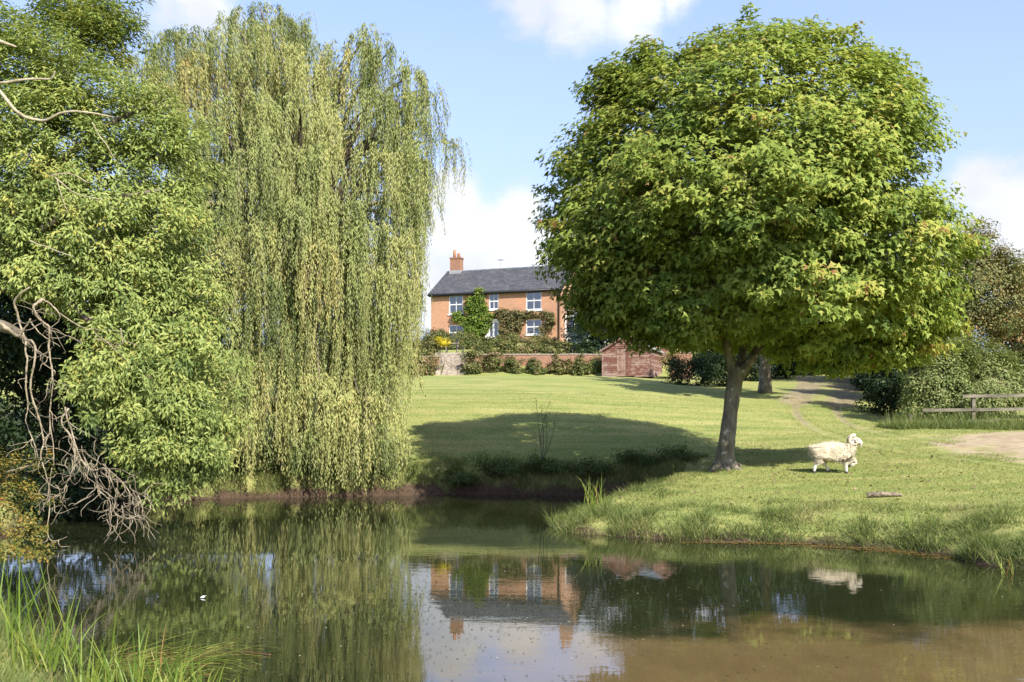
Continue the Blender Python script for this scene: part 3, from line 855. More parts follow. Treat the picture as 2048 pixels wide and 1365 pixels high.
for ui, (top, hw, L0) in enumerate(allumb):
    mid = fork + (top - fork) * 0.55 + np.array([0, 0, 0.12 * np.linalg.norm(top - fork) + rng.uniform(0, .5)])
    lp = smooth_path([fork - [0, 0, rng.uniform(0, 1.5)], mid, top + [0, 0, -.1]], 6)
    V, f_ = tube_geo(lp, np.linspace(rng.uniform(.08, .15), .02, len(lp)), 6, False)
    limbV.append(V)
    limbF += [[i + nl_ for i in g] for g in f_]
    nl_ += len(V)
    outw = top - np.array([-7.4, WY, 0])
    outw[2] = 0
    outw = outw / (np.linalg.norm(outw) + .01)
    nlock = int((14.5 if ui < len(UMB) else 7) * (0.5 + 0.65 * hw) * min(1.4, 0.65 + L0 / 8))
    ut = rng.normal(0.0, 0.15)
    floor = max(gz(top[0], top[1]), 0) if top[1] > 29.5 else 0.0
    for lk in range(nlock):
        a = rng.uniform(0, 2 * math.pi)
        rr = hw * math.sqrt(rng.uniform(0.03, 1))
        b = np.array([math.cos(a) * rr, math.sin(a) * rr * 0.75, -0.6 * (rr / hw) ** 2 * hw])
        q0 = top + b + np.array([0, 0, rng.uniform(-.15, .25)])
        LL = L0 * rng.uniform(0.4, 1.05)
        gmin = 0.15 + 0.9 * rng.random() ** 2 + (0.25 if q0[1] > 30 else 0)
        LL = min(LL, q0[2] - floor - gmin)
        fx = CX + F * (q0[0] + math.cos(a) * .25) / q0[1]   # the right flank hangs clear of the house
        lim = 2000 if fx < 815 else (rng.uniform(600, 820) if fx < 842 else (rng.uniform(400, 560) if fx < 866 else rng.uniform(300, 420)))
        LL = min(LL, q0[2] - (EYE + (HY - lim) / F * q0[1]))
        if LL < 0.5:
            continue
        lt = rng.normal(0, .12)
        sway0 = rng.normal(0, .14, 2)
        for s in range(rng.integers(4, 8)):
            L = LL * rng.uniform(0.62, 1.04)
            p0 = q0 + rng.normal(0, 1, 3) * [.075, .075, .12]
            n = int(L / 0.041)
            t = np.linspace(0, 1, n)
            sway = sway0 + rng.normal(0, .05, 2)
            spread = (rr / hw) * 0.34
            ph = rng.uniform(0, 6)
            bil = 0.10 * np.sin(math.pi * np.clip(t, 0, 1)) * rng.normal(0, 1)
            ex = math.cos(a) * spread * (1 - np.exp(-t * 5)) + sway[0] * t + 0.025 * np.sin(t * L * 2.2 + ph) + bil
            ey = math.sin(a) * spread * (1 - np.exp(-t * 5)) + sway[1] * t + 0.025 * np.cos(t * L * 2.6 + ph)
            arch = 0.15 * np.sin(np.clip(t * 9, 0, math.pi))
            pos = p0 + np.stack([ex, ey, -t * L + arch], 1)
            SC.append(pos + rng.normal(0, .022, pos.shape))
            az = rng.uniform(0, 2 * math.pi, n)
            out_ = .35 + .75 * np.exp(-t * 4)
            D = np.stack([np.cos(az) * out_, np.sin(az) * out_, -np.ones(n)], 1)
            SD.append(D)
            SN.append(np.stack([np.cos(az) * .7, np.sin(az) * .7, np.full(n, .5)], 1) + outw * .8 + rng.normal(0, .3, (n, 3)))
            SL.append(np.full(n, 1.0) * rng.uniform(.8, 1.15) * np.linspace(1.1, .75, n))
            STINT.append(np.clip(0.45 + ut + lt + rng.normal(0, .07, n), 0, 1))
            if s < 1:
                sp = pos[::max(1, n // 6)]
                if len(sp) > 2:
                    V, f_ = tube_geo(sp, 0.006, 3, False)
                    stemV.append(V)
                    stemF.append(np.array(f_) + ns_)
                    ns_ += len(V)
SC, SD, SN, SL, ST = np.vstack(SC), np.vstack(SD), np.vstack(SN), np.concatenate(SL), np.concatenate(STINT)
V, Fc, li = leaves_geo(SC, SD, SN, 0.140 * SL, 0.031 * SL)
print('willow leaves', len(SC))
obj('crown', V, Fc, M['willow'], willow, tint=ST[li])
obj('hanging_twigs', np.vstack(stemV), np.vstack(stemF), M['pale_wood'], willow)['kind'] = 'stuff'
obj('limbs', np.vstack(limbV), limbF, M['bark'], willow, True)

# ------------------------------------------------------------------ contorted willow leaning over the left bank
AY = 21.0
ab = np.array([-13.2, 20.5, gz(-13.2, 20.5) - .1])
ash = thing('leaning_tree', 'leafy green tree with twisted dead branches leaning over the left bank', 'tree', ab)
pt = smooth_path([ab, ab + [.5, -.2, 1.5], P(-140, 700, 19.8), P(-40, 560, 20), P(60, 380, 20.5), P(120, 200, 21.5), P(180, 40, 22)], 5)
V, f_ = tube_geo(pt, np.linspace(.48, .06, len(pt)), 12, True, .2, 4)
obj('trunk', V, f_, M['bark'], ash, True)
for L_, r0 in [([P(-160, 720, 19.8), P(-40, 655, 19), P(25, 660, 18.6), P(60, 690, 18.4)], .20),
               ([P(-60, 590, 20), P(100, 560, 20), P(240, 580, 20.2), P(380, 640, 20.5)], .12), ([P(-20, 530, 20), P(150, 420, 19.6), P(320, 380, 20)], .10),
               ([P(100, 570, 20), P(220, 680, 19.8), P(320, 780, 19.6), P(370, 860, 19.6)], .09), ([P(60, 380, 20.5), P(200, 260, 20.5), P(330, 200, 21)], .09)]:
    pt = smooth_path(L_, 5)
    V, f_ = tube_geo(pt, np.linspace(r0, .03, len(pt)), 9, True, .15, 9)
    obj('limb', V, f_, M['bark'], ash, True)
blobs = []
for px, py, Y, r in [(30, 130, 21, 110), (150, 170, 21, 105), (110, 260, 20.5, 120), (260, 250, 21, 105), (330, 330, 21, 105), (60, 400, 20, 120), (190, 430, 20, 120), (320, 460, 20.5, 105), (-80, 300, 20, 140), (-80, 480, 20, 130),
                     (100, 540, 20.2, 100), (230, 580, 20.2, 115), (360, 590, 20.6, 90), (310, 690, 20, 95), (400, 720, 20.2, 75), (250, 780, 19.7, 90), (350, 810, 19.8, 85), (200, 740, 19.8, 65), (420, 830, 20.2, 55), (300, 880, 19.6, 65), (390, 900, 19.8, 60),
                     (330, 950, 19.8, 45), (420, 930, 20.2, 40), (170, 50, 22, 70), (80, 70, 22, 60), (240, 40, 22.2, 55), (200, 110, 22, 60), (130, 10, 22, 60), (-40, 60, 21, 90)]:
    rm = r / F * Y
    blobs.append((P(px, py, Y), np.array([rm, rm * 0.85, rm * .8])))
cl = blob_clumps(blobs, 2000, 0.5, .16)
clump_foliage('crown', cl, 60, rng.uniform(.22, .38, len(cl)), 0.135, 0.042, M['ash'], ash, 'diamond', .75, .55, .6, P(120, 560, 22), 0.47, .15, .16, .8)
# dense inner growth further back, so that the bank behind is closed
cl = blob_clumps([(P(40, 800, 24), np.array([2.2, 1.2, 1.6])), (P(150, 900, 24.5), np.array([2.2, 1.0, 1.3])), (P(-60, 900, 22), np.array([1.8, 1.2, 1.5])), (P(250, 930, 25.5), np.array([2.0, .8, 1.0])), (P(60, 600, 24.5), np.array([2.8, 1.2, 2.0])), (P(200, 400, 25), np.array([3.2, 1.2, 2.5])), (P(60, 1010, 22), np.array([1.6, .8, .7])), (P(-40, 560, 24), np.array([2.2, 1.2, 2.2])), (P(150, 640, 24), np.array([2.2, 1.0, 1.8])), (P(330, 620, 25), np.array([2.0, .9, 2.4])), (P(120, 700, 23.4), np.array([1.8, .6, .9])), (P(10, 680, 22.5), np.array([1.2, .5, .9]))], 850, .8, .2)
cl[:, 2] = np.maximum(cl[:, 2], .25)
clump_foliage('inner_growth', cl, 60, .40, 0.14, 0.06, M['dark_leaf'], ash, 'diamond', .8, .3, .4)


def Z6(x, y, Y=17.6):                                # coordinates read off an enlarged crop
    return P(x / 2.528, 560 + y / 2.528, Y)


DEAD = [([(150, 40), (80, 110), (100, 200), (130, 300), (140, 400), (135, 550), (150, 650), (140, 720), (180, 820), (210, 920)], .032),
        ([(215, 95), (165, 140), (200, 200), (250, 250), (250, 350), (265, 500), (250, 700), (265, 850), (270, 950)], .034),
        ([(130, 300), (172, 330), (175, 450), (160, 560), (200, 700), (230, 800), (215, 900), (250, 1000), (255, 1100), (250, 1260), (290, 1310), (360, 1290)], .026),
        ([(345, 650), (310, 720), (360, 800), (375, 900), (350, 1000), (300, 1080), (240, 1110)], .022),
        ([(330, 640), (355, 760), (400, 900), (450, 970), (520, 960)], .020), ([(400, 900), (470, 960), (500, 1050), (540, 1100), (580, 1180), (640, 1200), (700, 1180)], .020),
        ([(520, 930), (620, 1030), (680, 1100), (720, 1120)], .015), ([(0, 215), (40, 255), (90, 285), (130, 240), (150, 200)], .05), ([(30, 975), (110, 950), (185, 930)], .035),
        ([(300, 170), (400, 240), (500, 250), (600, 260)], .014), ([(470, 300), (540, 320), (610, 360)], .013), ([(620, 310), (720, 350)], .011), ([(215, 95), (290, 150), (300, 200), (240, 240), (200, 270)], .022),
        ([(210, 900), (190, 960), (230, 1010), (300, 1060), (350, 1050)], .016), ([(265, 950), (240, 1110), (200, 1190)], .014), ([(250, 350), (220, 420), (290, 470), (250, 520), (240, 600), (200, 640)], .015),
        ([(610, 250), (620, 320), (600, 350)], .018), ([(480, 270), (560, 330), (640, 400)], .012), ([(150, 200), (200, 270), (290, 330), (310, 350)], .016)]
deadpaths = []
for D_, r0 in DEAD:
    Yd = 17.6 + rng.uniform(-.5, .5)
    pts = np.array([Z6(x, y, Yd + rng.uniform(-.15, .15)) for x, y in D_])
    pts = smooth_path(pts, 6)
    pts += np.cumsum(rng.normal(0, .006, pts.shape), 0)
    deadpaths.append(pts)
    V, f_ = tube_geo(pts, np.linspace(r0 * .72, r0 * .22, len(pts)) * rng.uniform(.8, 1.25, len(pts)), 7, True, .4, 2)
    obj('dead_branch', V, f_, M['dead_wood'], ash, True)
tv, tf, n0 = [], [], 0
for k in range(190):
    if k < 70:
        p_ = deadpaths[rng.integers(3, 7)]
        s = p_[rng.integers(len(p_) // 3, len(p_))] + rng.normal(0, .1, 3)
        d = np.array([rng.normal(.12, .35), rng.normal(0, .3), -1.0])
        L = rng.uniform(.25, .70)
    else:
        p_ = deadpaths[rng.integers(0, 7)]
        s = p_[rng.integers(2, len(p_))]
        d = np.array([rng.normal(.1, .9), rng.normal(0, .6), rng.normal(-.45, .5)])
        L = rng.uniform(.25, .75)
    pts = [s]
    d = d / np.linalg.norm(d)
    for i in range(6):
        d = d + rng.normal(0, .33, 3) - np.array([0, 0, .06])
        d /= np.linalg.norm(d)
        pts.append(pts[-1] + d * L / 6)
    pts = smooth_path(pts, 3)
    pts[:, 2] = np.maximum(pts[:, 2], .03)
    V, f_ = tube_geo(pts, np.linspace(.008, .003, len(pts)), 4, False)
    tv.append(V)
    tf += [[i + n0 for i in g] for g in f_]
    n0 += len(V)
obj('dead_twigs', np.vstack(tv), tf, M['dead_wood'], ash)['kind'] = 'stuff'
for L_, r0 in [([P(-20, 160, 18.8), P(30, 222, 18.7), P(80, 243, 18.7), P(135, 224, 18.7), P(225, 242, 18.9)], .036), ([P(-20, 172, 18.9), P(40, 160, 18.9), P(105, 155, 19), P(118, 142, 19)], .030), ([P(-20, 75, 18.9), P(35, 95, 18.9)], .045),
               ([P(100, 352, 18.6), P(140, 350, 18.6), P(180, 370, 18.7)], .016), ([P(110, 355, 18.6), P(150, 385, 18.6), P(200, 400, 18.8)], .014), ([P(185, 245, 18.8), P(215, 290, 18.8), P(240, 330, 18.9)], .012), ([P(115, 360, 18.6), P(125, 395, 18.6), P(140, 425, 18.6)], .010),
               ([P(60, 480, 18.6), P(100, 500, 18.6), P(150, 520, 18.7)], .014), ([P(420, 260, 29.4), P(400, 330, 29.4)], .02)][:8]:
    pt = smooth_path(L_, 6)
    pt += np.cumsum(rng.normal(0, .007, pt.shape), 0)
    V, f_ = tube_geo(pt, np.linspace(r0, r0 * .4, len(pt)), 7, True, .2, 5)
    obj('bare_branch', V, f_, M['pale_wood'], ash, True)


# ------------------------------------------------------------------ shrubs and further trees
def shrub(name, label, cat, base, blobs, n, npc, r, L, W, mat, group=None, stems=4, stem_r=.03, mu=.42, trunk=False, bark='bark', flat=.8, shell=.6, up=.6, kind='diamond'):
    base = np.array([base[0], base[1], gz(base[0], base[1]) - .03])
    t = thing(name, label, cat, base, group)
    cl = blob_clumps(blobs, n, shell, .06)
    cl[:, 2] = np.maximum(cl[:, 2], base[2] + .12)
    top = np.mean([b[0] for b in blobs], 0)
    if trunk:
        pt = smooth_path([base, base + (top - base) * .4 + [.1, 0, 0], top], 4)
        V, f_ = tube_geo(pt, np.linspace(stem_r, stem_r * .3, len(pt)), 9, True, .2)
        obj('trunk', V, f_, M[bark], t, True)
    for k in range(stems):
        c = cl[rng.integers(0, len(cl))]
        s0 = base + rng.normal(0, .12, 3) * [1, 1, 0] if not trunk else base + (top - base) * rng.uniform(.3, .7)
        pt = smooth_path([s0, s0 + (c - s0) * .5 + rng.normal(0, .12, 3), c], 4)
        V, f_ = tube_geo(pt, np.linspace(stem_r * .6, .008, len(pt)), 5, False)
        obj('stem' if not trunk else 'limb', V, f_, M[bark], t, True)
    clump_foliage('crown' if trunk else 'foliage', cl, npc, r, L, W, M[mat], t, kind, flat, .2, up, None, mu)
    return t


shrub('bank_tree', 'dark tree filling the background between the leaning tree and the willow', 'tree', (-14.5, 31.0), [(np.array([-13.5, 31, 6.0]), np.array([3.2, 2.4, 3.0])), (np.array([-14.5, 31, 10.0]), np.array([3.0, 2.4, 2.8])), (np.array([-11.5, 31.5, 4.0]), np.array([2.2, 1.8, 2.4])), (np.array([-16.5, 30, 5.0]), np.array([2.6, 2.2, 3.0]))], 330, 55, .6, .24, .10, 'hedge', None, 3, .28, mu=.3, trunk=True)
# beside the lane and behind the maple
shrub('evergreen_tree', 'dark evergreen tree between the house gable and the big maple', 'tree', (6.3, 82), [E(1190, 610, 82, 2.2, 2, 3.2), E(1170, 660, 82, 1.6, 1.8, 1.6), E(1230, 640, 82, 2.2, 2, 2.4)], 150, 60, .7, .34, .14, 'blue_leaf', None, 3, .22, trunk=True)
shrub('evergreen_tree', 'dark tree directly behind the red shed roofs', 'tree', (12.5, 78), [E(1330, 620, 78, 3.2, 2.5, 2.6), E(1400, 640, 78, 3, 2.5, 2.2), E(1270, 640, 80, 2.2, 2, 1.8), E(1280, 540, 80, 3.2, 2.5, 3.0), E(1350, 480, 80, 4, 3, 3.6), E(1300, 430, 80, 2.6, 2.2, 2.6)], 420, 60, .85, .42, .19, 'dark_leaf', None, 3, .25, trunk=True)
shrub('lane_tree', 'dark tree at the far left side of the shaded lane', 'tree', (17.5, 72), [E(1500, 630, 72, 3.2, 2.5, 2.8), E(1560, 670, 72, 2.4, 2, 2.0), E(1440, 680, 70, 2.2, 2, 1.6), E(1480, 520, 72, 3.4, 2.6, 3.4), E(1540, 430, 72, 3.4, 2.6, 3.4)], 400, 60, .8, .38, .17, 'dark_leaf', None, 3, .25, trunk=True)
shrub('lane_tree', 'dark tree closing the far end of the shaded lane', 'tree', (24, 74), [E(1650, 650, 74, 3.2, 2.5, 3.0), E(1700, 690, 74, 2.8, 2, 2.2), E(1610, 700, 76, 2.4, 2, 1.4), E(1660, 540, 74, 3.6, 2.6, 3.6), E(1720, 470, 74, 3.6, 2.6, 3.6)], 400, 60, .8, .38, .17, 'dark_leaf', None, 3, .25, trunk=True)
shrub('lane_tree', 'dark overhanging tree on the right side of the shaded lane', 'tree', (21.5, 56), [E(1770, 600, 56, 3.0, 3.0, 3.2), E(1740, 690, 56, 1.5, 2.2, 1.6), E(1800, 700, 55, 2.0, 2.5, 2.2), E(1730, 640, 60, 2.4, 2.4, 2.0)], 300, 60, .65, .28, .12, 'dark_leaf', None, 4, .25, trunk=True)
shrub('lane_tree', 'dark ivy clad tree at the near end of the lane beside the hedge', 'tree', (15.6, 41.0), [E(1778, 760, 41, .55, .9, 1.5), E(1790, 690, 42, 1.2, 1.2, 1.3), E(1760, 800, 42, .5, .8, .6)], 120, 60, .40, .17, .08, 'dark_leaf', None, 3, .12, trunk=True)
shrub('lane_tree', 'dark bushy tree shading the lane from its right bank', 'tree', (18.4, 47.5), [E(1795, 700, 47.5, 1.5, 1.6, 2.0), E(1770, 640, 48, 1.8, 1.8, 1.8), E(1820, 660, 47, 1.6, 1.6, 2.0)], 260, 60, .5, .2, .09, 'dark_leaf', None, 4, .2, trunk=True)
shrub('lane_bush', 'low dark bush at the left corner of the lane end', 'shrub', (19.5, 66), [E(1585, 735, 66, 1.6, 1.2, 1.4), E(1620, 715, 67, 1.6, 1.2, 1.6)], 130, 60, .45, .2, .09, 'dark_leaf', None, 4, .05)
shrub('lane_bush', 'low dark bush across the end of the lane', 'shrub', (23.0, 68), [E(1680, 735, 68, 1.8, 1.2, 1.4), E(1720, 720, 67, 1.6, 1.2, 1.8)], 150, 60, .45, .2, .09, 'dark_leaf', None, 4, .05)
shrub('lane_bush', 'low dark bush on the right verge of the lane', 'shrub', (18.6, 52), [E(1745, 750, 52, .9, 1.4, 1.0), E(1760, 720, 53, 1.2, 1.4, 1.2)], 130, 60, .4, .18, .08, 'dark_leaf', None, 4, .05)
# lone trunk behind the maple
tb = np.array([12.15, 48.0, gz(12.15, 48) - .05])
t2 = thing('tree', 'pale trunked tree standing behind the maple beside the lane', 'tree', tb)
pt = smooth_path([tb, tb + [.0, 0, 1.2], P(1532, 700, 48), P(1535, 620, 48), P(1540, 520, 48)], 4)
V, f_ = tube_geo(pt, np.interp(np.linspace(0, 1, len(pt)), [0, .1, 1], [.36, .28, .12]), 12, True, .18, 6)
obj('trunk', V, f_, M['maple_bark'], t2, True)
for e in (P(1480, 480, 48), P(1600, 470, 47), P(1530, 430, 49)):
    pt = smooth_path([P(1535, 620, 48), (P(1535, 620, 48) + e) / 2 + [0, .2, .3], e], 4)
    V, f_ = tube_geo(pt, np.linspace(.10, .03, len(pt)), 7, True, .1)
    obj('limb', V, f_, M['maple_bark'], t2, True)
cl = blob_clumps([E(1510, 480, 46, 3.2, 3, 2.4), E(1590, 500, 46, 3.2, 3, 2.4), E(1540, 410, 47, 2.8, 2.8, 2.4), E(1500, 570, 44, 2.6, 3.0, 1.5), E(1570, 575, 43.5, 2.6, 3.0, 1.5), E(1450, 590, 44, 2.0, 2.4, 1.2), E(1640, 590, 44, 2.0, 2.2, 1.3)], 340, .6, .15)
clump_foliage('crown', cl, 55, .6, .26, .26, M['maple'], t2, 'maple', .6, .3, .7, None, .35)
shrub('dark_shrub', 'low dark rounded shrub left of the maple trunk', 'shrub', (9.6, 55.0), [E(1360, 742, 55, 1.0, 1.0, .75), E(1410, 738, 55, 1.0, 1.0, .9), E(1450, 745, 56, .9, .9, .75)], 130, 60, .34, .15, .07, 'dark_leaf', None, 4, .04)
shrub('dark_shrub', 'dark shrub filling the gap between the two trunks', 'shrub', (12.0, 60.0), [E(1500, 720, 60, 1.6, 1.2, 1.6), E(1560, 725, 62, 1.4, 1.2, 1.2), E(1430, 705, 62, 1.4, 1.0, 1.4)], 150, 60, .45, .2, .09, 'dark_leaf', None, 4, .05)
shrub('autumn_bush', 'small russet leaved bush beside the second shed', 'shrub', (10.5, 63.5), [E(1340, 712, 63.5, .6, .5, .5)], 30, 40, .25, .14, .08, 'hawthorn', None, 3, .02, mu=.8)

# right hand boundary: hedge and hawthorns
shrub('hedge', 'clipped olive green hedge at the left end of the rail fence', 'hedge', (15.3, 38.2), [E(1845, 800, 37.6, .75, .6, 1.0), E(1875, 750, 37.8, .95, .7, 1.1), E(1838, 745, 37.8, .6, .7, 1.1), E(1905, 805, 37.3, .8, .5, .85), E(1850, 705, 38.2, .8, .6, .7), E(1900, 720, 38.2, .9, .6, .8)], 520, 70, .30, .11, .06, 'hedge', None, 6, .03, shell=.5)
shrub('tall_bush', 'tall spiky pale green bush behind the rail fence', 'shrub', (18.0, 39.2), [E(1950, 760, 39.2, 1.2, .8, 1.3), E(1985, 740, 39.4, .9, .8, 1.1), E(1930, 720, 39.6, 1.0, .8, .9), E(2010, 790, 38.4, 1.0, .6, .8), E(1960, 800, 37.6, 1.1, .5, .7)], 460, 60, .34, .19, .045, 'hedge', None, 6, .03, mu=.55)
shrub('dark_shrub', 'dark glossy shrub behind the right end of the rail fence', 'shrub', (20.5, 40.0), [E(2045, 740, 40, .9, .8, 1.3), E(2075, 770, 40, 1.0, .8, 1.2), E(2090, 700, 40.5, 1.0, .8, 1.0)], 140, 60, .32, .13, .06, 'dark_leaf', None, 4, .04)
shrub('hawthorn_tree', 'russet tinged hawthorn tree rising beyond the right hedge', 'tree', (19.6, 44.0), [E(1930, 560, 44, 1.6, 1.5, 1.9), E(1985, 600, 44, 1.6, 1.5, 1.6), E(1950, 500, 44.5, 1.2, 1.3, 1.2), E(1900, 640, 44, 1.3, 1.2, 1.4), E(2010, 540, 44.5, 1.0, 1, 1)], 500, 62, .42, .14, .07, 'hawthorn', None, 7, .16, trunk=True, mu=.50, shell=.5)
shrub('hawthorn_tree', 'hawthorn tree with rust red top at the right edge', 'tree', (22.8, 46.0), [E(2050, 590, 46, 1.6, 1.5, 1.6), E(2020, 640, 46, 1.4, 1.4, 1.4), E(2100, 570, 46, 1.8, 1.5, 1.8), E(2060, 680, 45, 1.6, 1.2, 1.2)], 440, 62, .42, .14, .07, 'hawthorn', None, 6, .16, trunk=True, mu=.66, shell=.5)
tv, tf, n0 = [], [], 0

# the far bank: undergrowth in the shade and beneath the willow
for i, (px, Y, sx, sz, lab) in enumerate([(905, 30.6, .55, .24, 'low bramble shrub at the left end of the shaded bank'), (985, 30.7, .6, .22, 'low leafy shrub on the shaded bank left of the sapling'), (1080, 30.5, .65, .34, 'bushy shrub round the foot of the bare sapling'),
                                          (1175, 30.2, .6, .30, 'leafy shrub on the shaded bank behind the reed clump'), (1265, 30.0, .6, .26, 'dark shrub on the shaded bank right of the reed clump'), (1350, 29.8, .55, .28, 'dark shrub on the shaded bank left of the maple trunk')]):
    X = (px - CX) / F * Y
    g = gz(X, Y)
    shrub('bank_shrub', lab, 'shrub', (X, Y), [(np.array([X, Y, g + sz * .5]), np.array([sx, .4, sz])), (np.array([X + .4, Y - .35, g + sz * .2]), np.array([sx * .8, .4, sz * .7]))], 45, 50, .2, .075, .035, 'bank_leaf', 'shrubs along the shaded far bank', 4, .015)
for px, Y, lab in [(430, 29.7, 'low green bush under the left of the willow curtain'), (540, 30.2, 'low green bush under the middle of the willow curtain'), (660, 30.6, 'low green bush under the right of the willow curtain'), (790, 30.6, 'ragged nettle bush just right of the willow curtain')]:
    X = (px - CX) / F * Y
    g = gz(X, Y)
    shrub('bank_shrub', lab, 'shrub', (X, Y), [(np.array([X, Y, g + .3]), np.array([.8, .5, .5])), (np.array([X - .5, Y - .4, g + .1]), np.array([.6, .4, .35]))], 60, 50, .2, .08, .04, 'bank_leaf', 'shrubs under the willow', 4, .015, mu=.55)
sb = np.array([P(1085, 900, 31.4)[0], 31.4, gz(P(1085, 900, 31.4)[0], 31.4) - .03])
sap = thing('bare_sapling', 'thin bare sapling standing out of the shaded bank', 'sapling', sb)
for e in [(1072, 800), (1082, 812), (1098, 803), (1090, 830), (1112, 822)]:
    t_ = P(e[0], e[1], 31.4)
    pt = smooth_path([sb, (sb + t_) / 2 + rng.normal(0, .06, 3), t_], 5)
    V, f_ = tube_geo(pt, np.linspace(.014, .004, len(pt)), 5, False)
    obj('stem', V, f_, M['bark'], sap, True)
cl = np.array([P(e[0], e[1] + dy, 31.4) for e in [(1072, 800), (1082, 812), (1098, 803), (1090, 830)] for dy in (0, 10, 22)])
clump_foliage('foliage', cl, 8, .12, .06, .03, M['bank_leaf'], sap)

# bramble at the left edge
shrub('bramble_bush', 'bramble bush with yellow and orange autumn leaves at the left edge', 'shrub', (-7.6, 12.6), [E(20, 940, 12.6, .45, .4, .35), E(30, 1010, 12.4, .42, .4, .35), E(55, 1060, 12.3, .36, .35, .28), E(0, 1090, 12.3, .45, .4, .3), E(-60, 980, 12.8, .6, .5, .6), E(40, 1120, 11.9, .36, .3, .22)], 165, 32, .10, .042, .026, 'bramble', None, 8, .012, mu=.47)

# ------------------------------------------------------------------ the house
HA, HS, HC, HB = np.array([-8.02, 99.0]), 0.342, 0.9397, 10.15


def hx(V):
    V = np.asarray(V, float)
    return np.stack([HA[0] + HC * V[:, 0] + HS * V[:, 1], HA[1] - HS * V[:, 0] + HC * V[:, 1], HB + V[:, 2]], 1)


def hu(px, w_=0.0):
    k = (px - CX) / F
    return ((HA[1] + HC * w_) * k - HA[0] - HS * w_) / (HC + HS * k)


def hh(px, py):
    Y = HA[1] - HS * hu(px)
    return EYE + (HY - py) / F * Y - HB


HW, HD, EAVE, RIDGE = 13.5, 8.8, 4.92, 7.60
house = thing('brick_house', 'two storey red brick farmhouse with slate roof and white sash windows', 'house', hx([[0, 0, -.15]])[0])
wins = []
for a, b, c, d in [(898, 926, 591, 628), (978, 997, 587, 619), (1052, 1083, 583, 620), (898, 927, 650, 680), (1052, 1083, 639, 669)]:
    wins.append((hu(a), hu(b), hh((a + b) / 2, d), hh((a + b) / 2, c)))
door_r = (hu(971), hu(999), 0.0, hh(985, 639))


def wall_with_holes(u1, h0, h1, holes, depth=.14):
    us = sorted({0.0, u1} | {x for h in holes for x in h[:2]})
    zs = sorted({h0, h1} | {min(max(x, h0), h1) for h in holes for x in h[2:]})
    m = MB(hx)
    for a, b in zip(us[:-1], us[1:]):
        for c, d in zip(zs[:-1], zs[1:]):
            cu, cz = (a + b) / 2, (c + d) / 2
            if any(h[0] < cu < h[1] and h[2] < cz < h[3] for h in holes):
                continue
            m.quad([(a, 0, c), (b, 0, c), (b, 0, d), (a, 0, d)], [(a, c), (b, c), (b, d), (a, d)])
    for a, b, c, d in holes:
        m.quad([(a, 0, c), (a, depth, c), (a, depth, d), (a, 0, d)], [(0, c), (depth, c), (depth, d), (0, d)])
        m.quad([(b, 0, c), (b, 0, d), (b, depth, d), (b, depth, c)], [(0, c), (0, d), (depth, d), (depth, c)])
        m.quad([(a, 0, d), (a, depth, d), (b, depth, d), (b, 0, d)], [(a, 0), (a, depth), (b, depth), (b, 0)])
    return m


wall_with_holes(HW, -.3, EAVE, wins + [door_r]).build('front_wall', M['brick'], house)
for u_, nm in ((HW, 'gable_wall'), (0.0, 'gable_wall')):
    m = MB(hx)
    pts = [(u_, 0, -.3), (u_, HD, -.3), (u_, HD, EAVE), (u_, HD / 2, RIDGE - .1), (u_, 0, EAVE)]
    if u_ == 0:
        pts = pts[::-1]
    m.quad(pts, [(p[1] + .1, p[2]) for p in pts])
    m.build(nm, M['brick'], house)
m = MB(hx)
m.quad([(HW, HD, -.3), (0, HD, -.3), (0, HD, EAVE), (HW, HD, EAVE)], [(HW, 0), (0, 0), (0, EAVE), (HW, EAVE)])
m.build('back_wall', M['brick'], house)
MB(hx).box((.3, .35, -.2), (HW - .3, .40, EAVE - .1)).build('room_back', M['interior'], house)
# roof: two slabs
sl = math.hypot(HD / 2, RIDGE - EAVE)
m = MB(hx)
for s in (0, 1):
    y0 = -.30 if s == 0 else HD + .30
    z0 = EAVE - .30 * (RIDGE - EAVE) / (HD / 2)
    a, b = -.22, HW + .22
    for dz, fl in ((.10, False), (-.02, True)):
        p = [(a, y0, z0 + dz), (b, y0, z0 + dz), (b, HD / 2, RIDGE + dz), (a, HD / 2, RIDGE + dz)]
        m.quad(p[::-1] if fl else p, [(a, 0), (b, 0), (b, sl), (a, sl)])
    for e in (a, b):
        m.quad([(e, y0, z0 - .02), (e, y0, z0 + .10), (e, HD / 2, RIDGE + .10), (e, HD / 2, RIDGE - .02)])
    m.quad([(a, y0, z0 - .02), (b, y0, z0 - .02), (b, y0, z0 + .10), (a, y0, z0 + .10)])
roof = m.build('roof', M['slate'], house)
MB(hx).tube([(-.22, HD / 2, RIDGE + .10), (HW + .22, HD / 2, RIDGE + .10)], .09, 8).build('ridge_tiles', M['slate_small'], roof)
for u0 in (.32, HW - 1.45):
    m = MB(hx)
    m.wallbox((u0, HD / 2 - .42, RIDGE - .5), (u0 + 1.12, HD / 2 + .42, 8.95))
    ch = m.build('chimney', M['old_brick'], roof)
    m = MB(hx)
    m.wallbox((u0 - .06, HD / 2 - .48, 8.952), (u0 + 1.18, HD / 2 + .48, 9.10))
    m.build('chimney_cap', M['old_brick'], roof)
    MB(hx).box((u0 - .08, HD / 2 - .52, RIDGE - .35), (u0 + 1.2, HD / 2 + .52, RIDGE + .14)).build('chimney_flashing', M['lead'], roof)
    for du in (.33, .80):
        m = MB(hx)
        m.tube([(u0 + du, HD / 2, 9.0), (u0 + du, HD / 2, 9.35), (u0 + du, HD / 2, 9.4), (u0 + du, HD / 2, 9.55 + (.35 if du < .5 else 0))], [.17, .15, .17, .15], 10)
        m.build('chimney_pot', M['terracotta'], roof, True)
m = MB(hx)
ua = hu(1001, HD / 2)
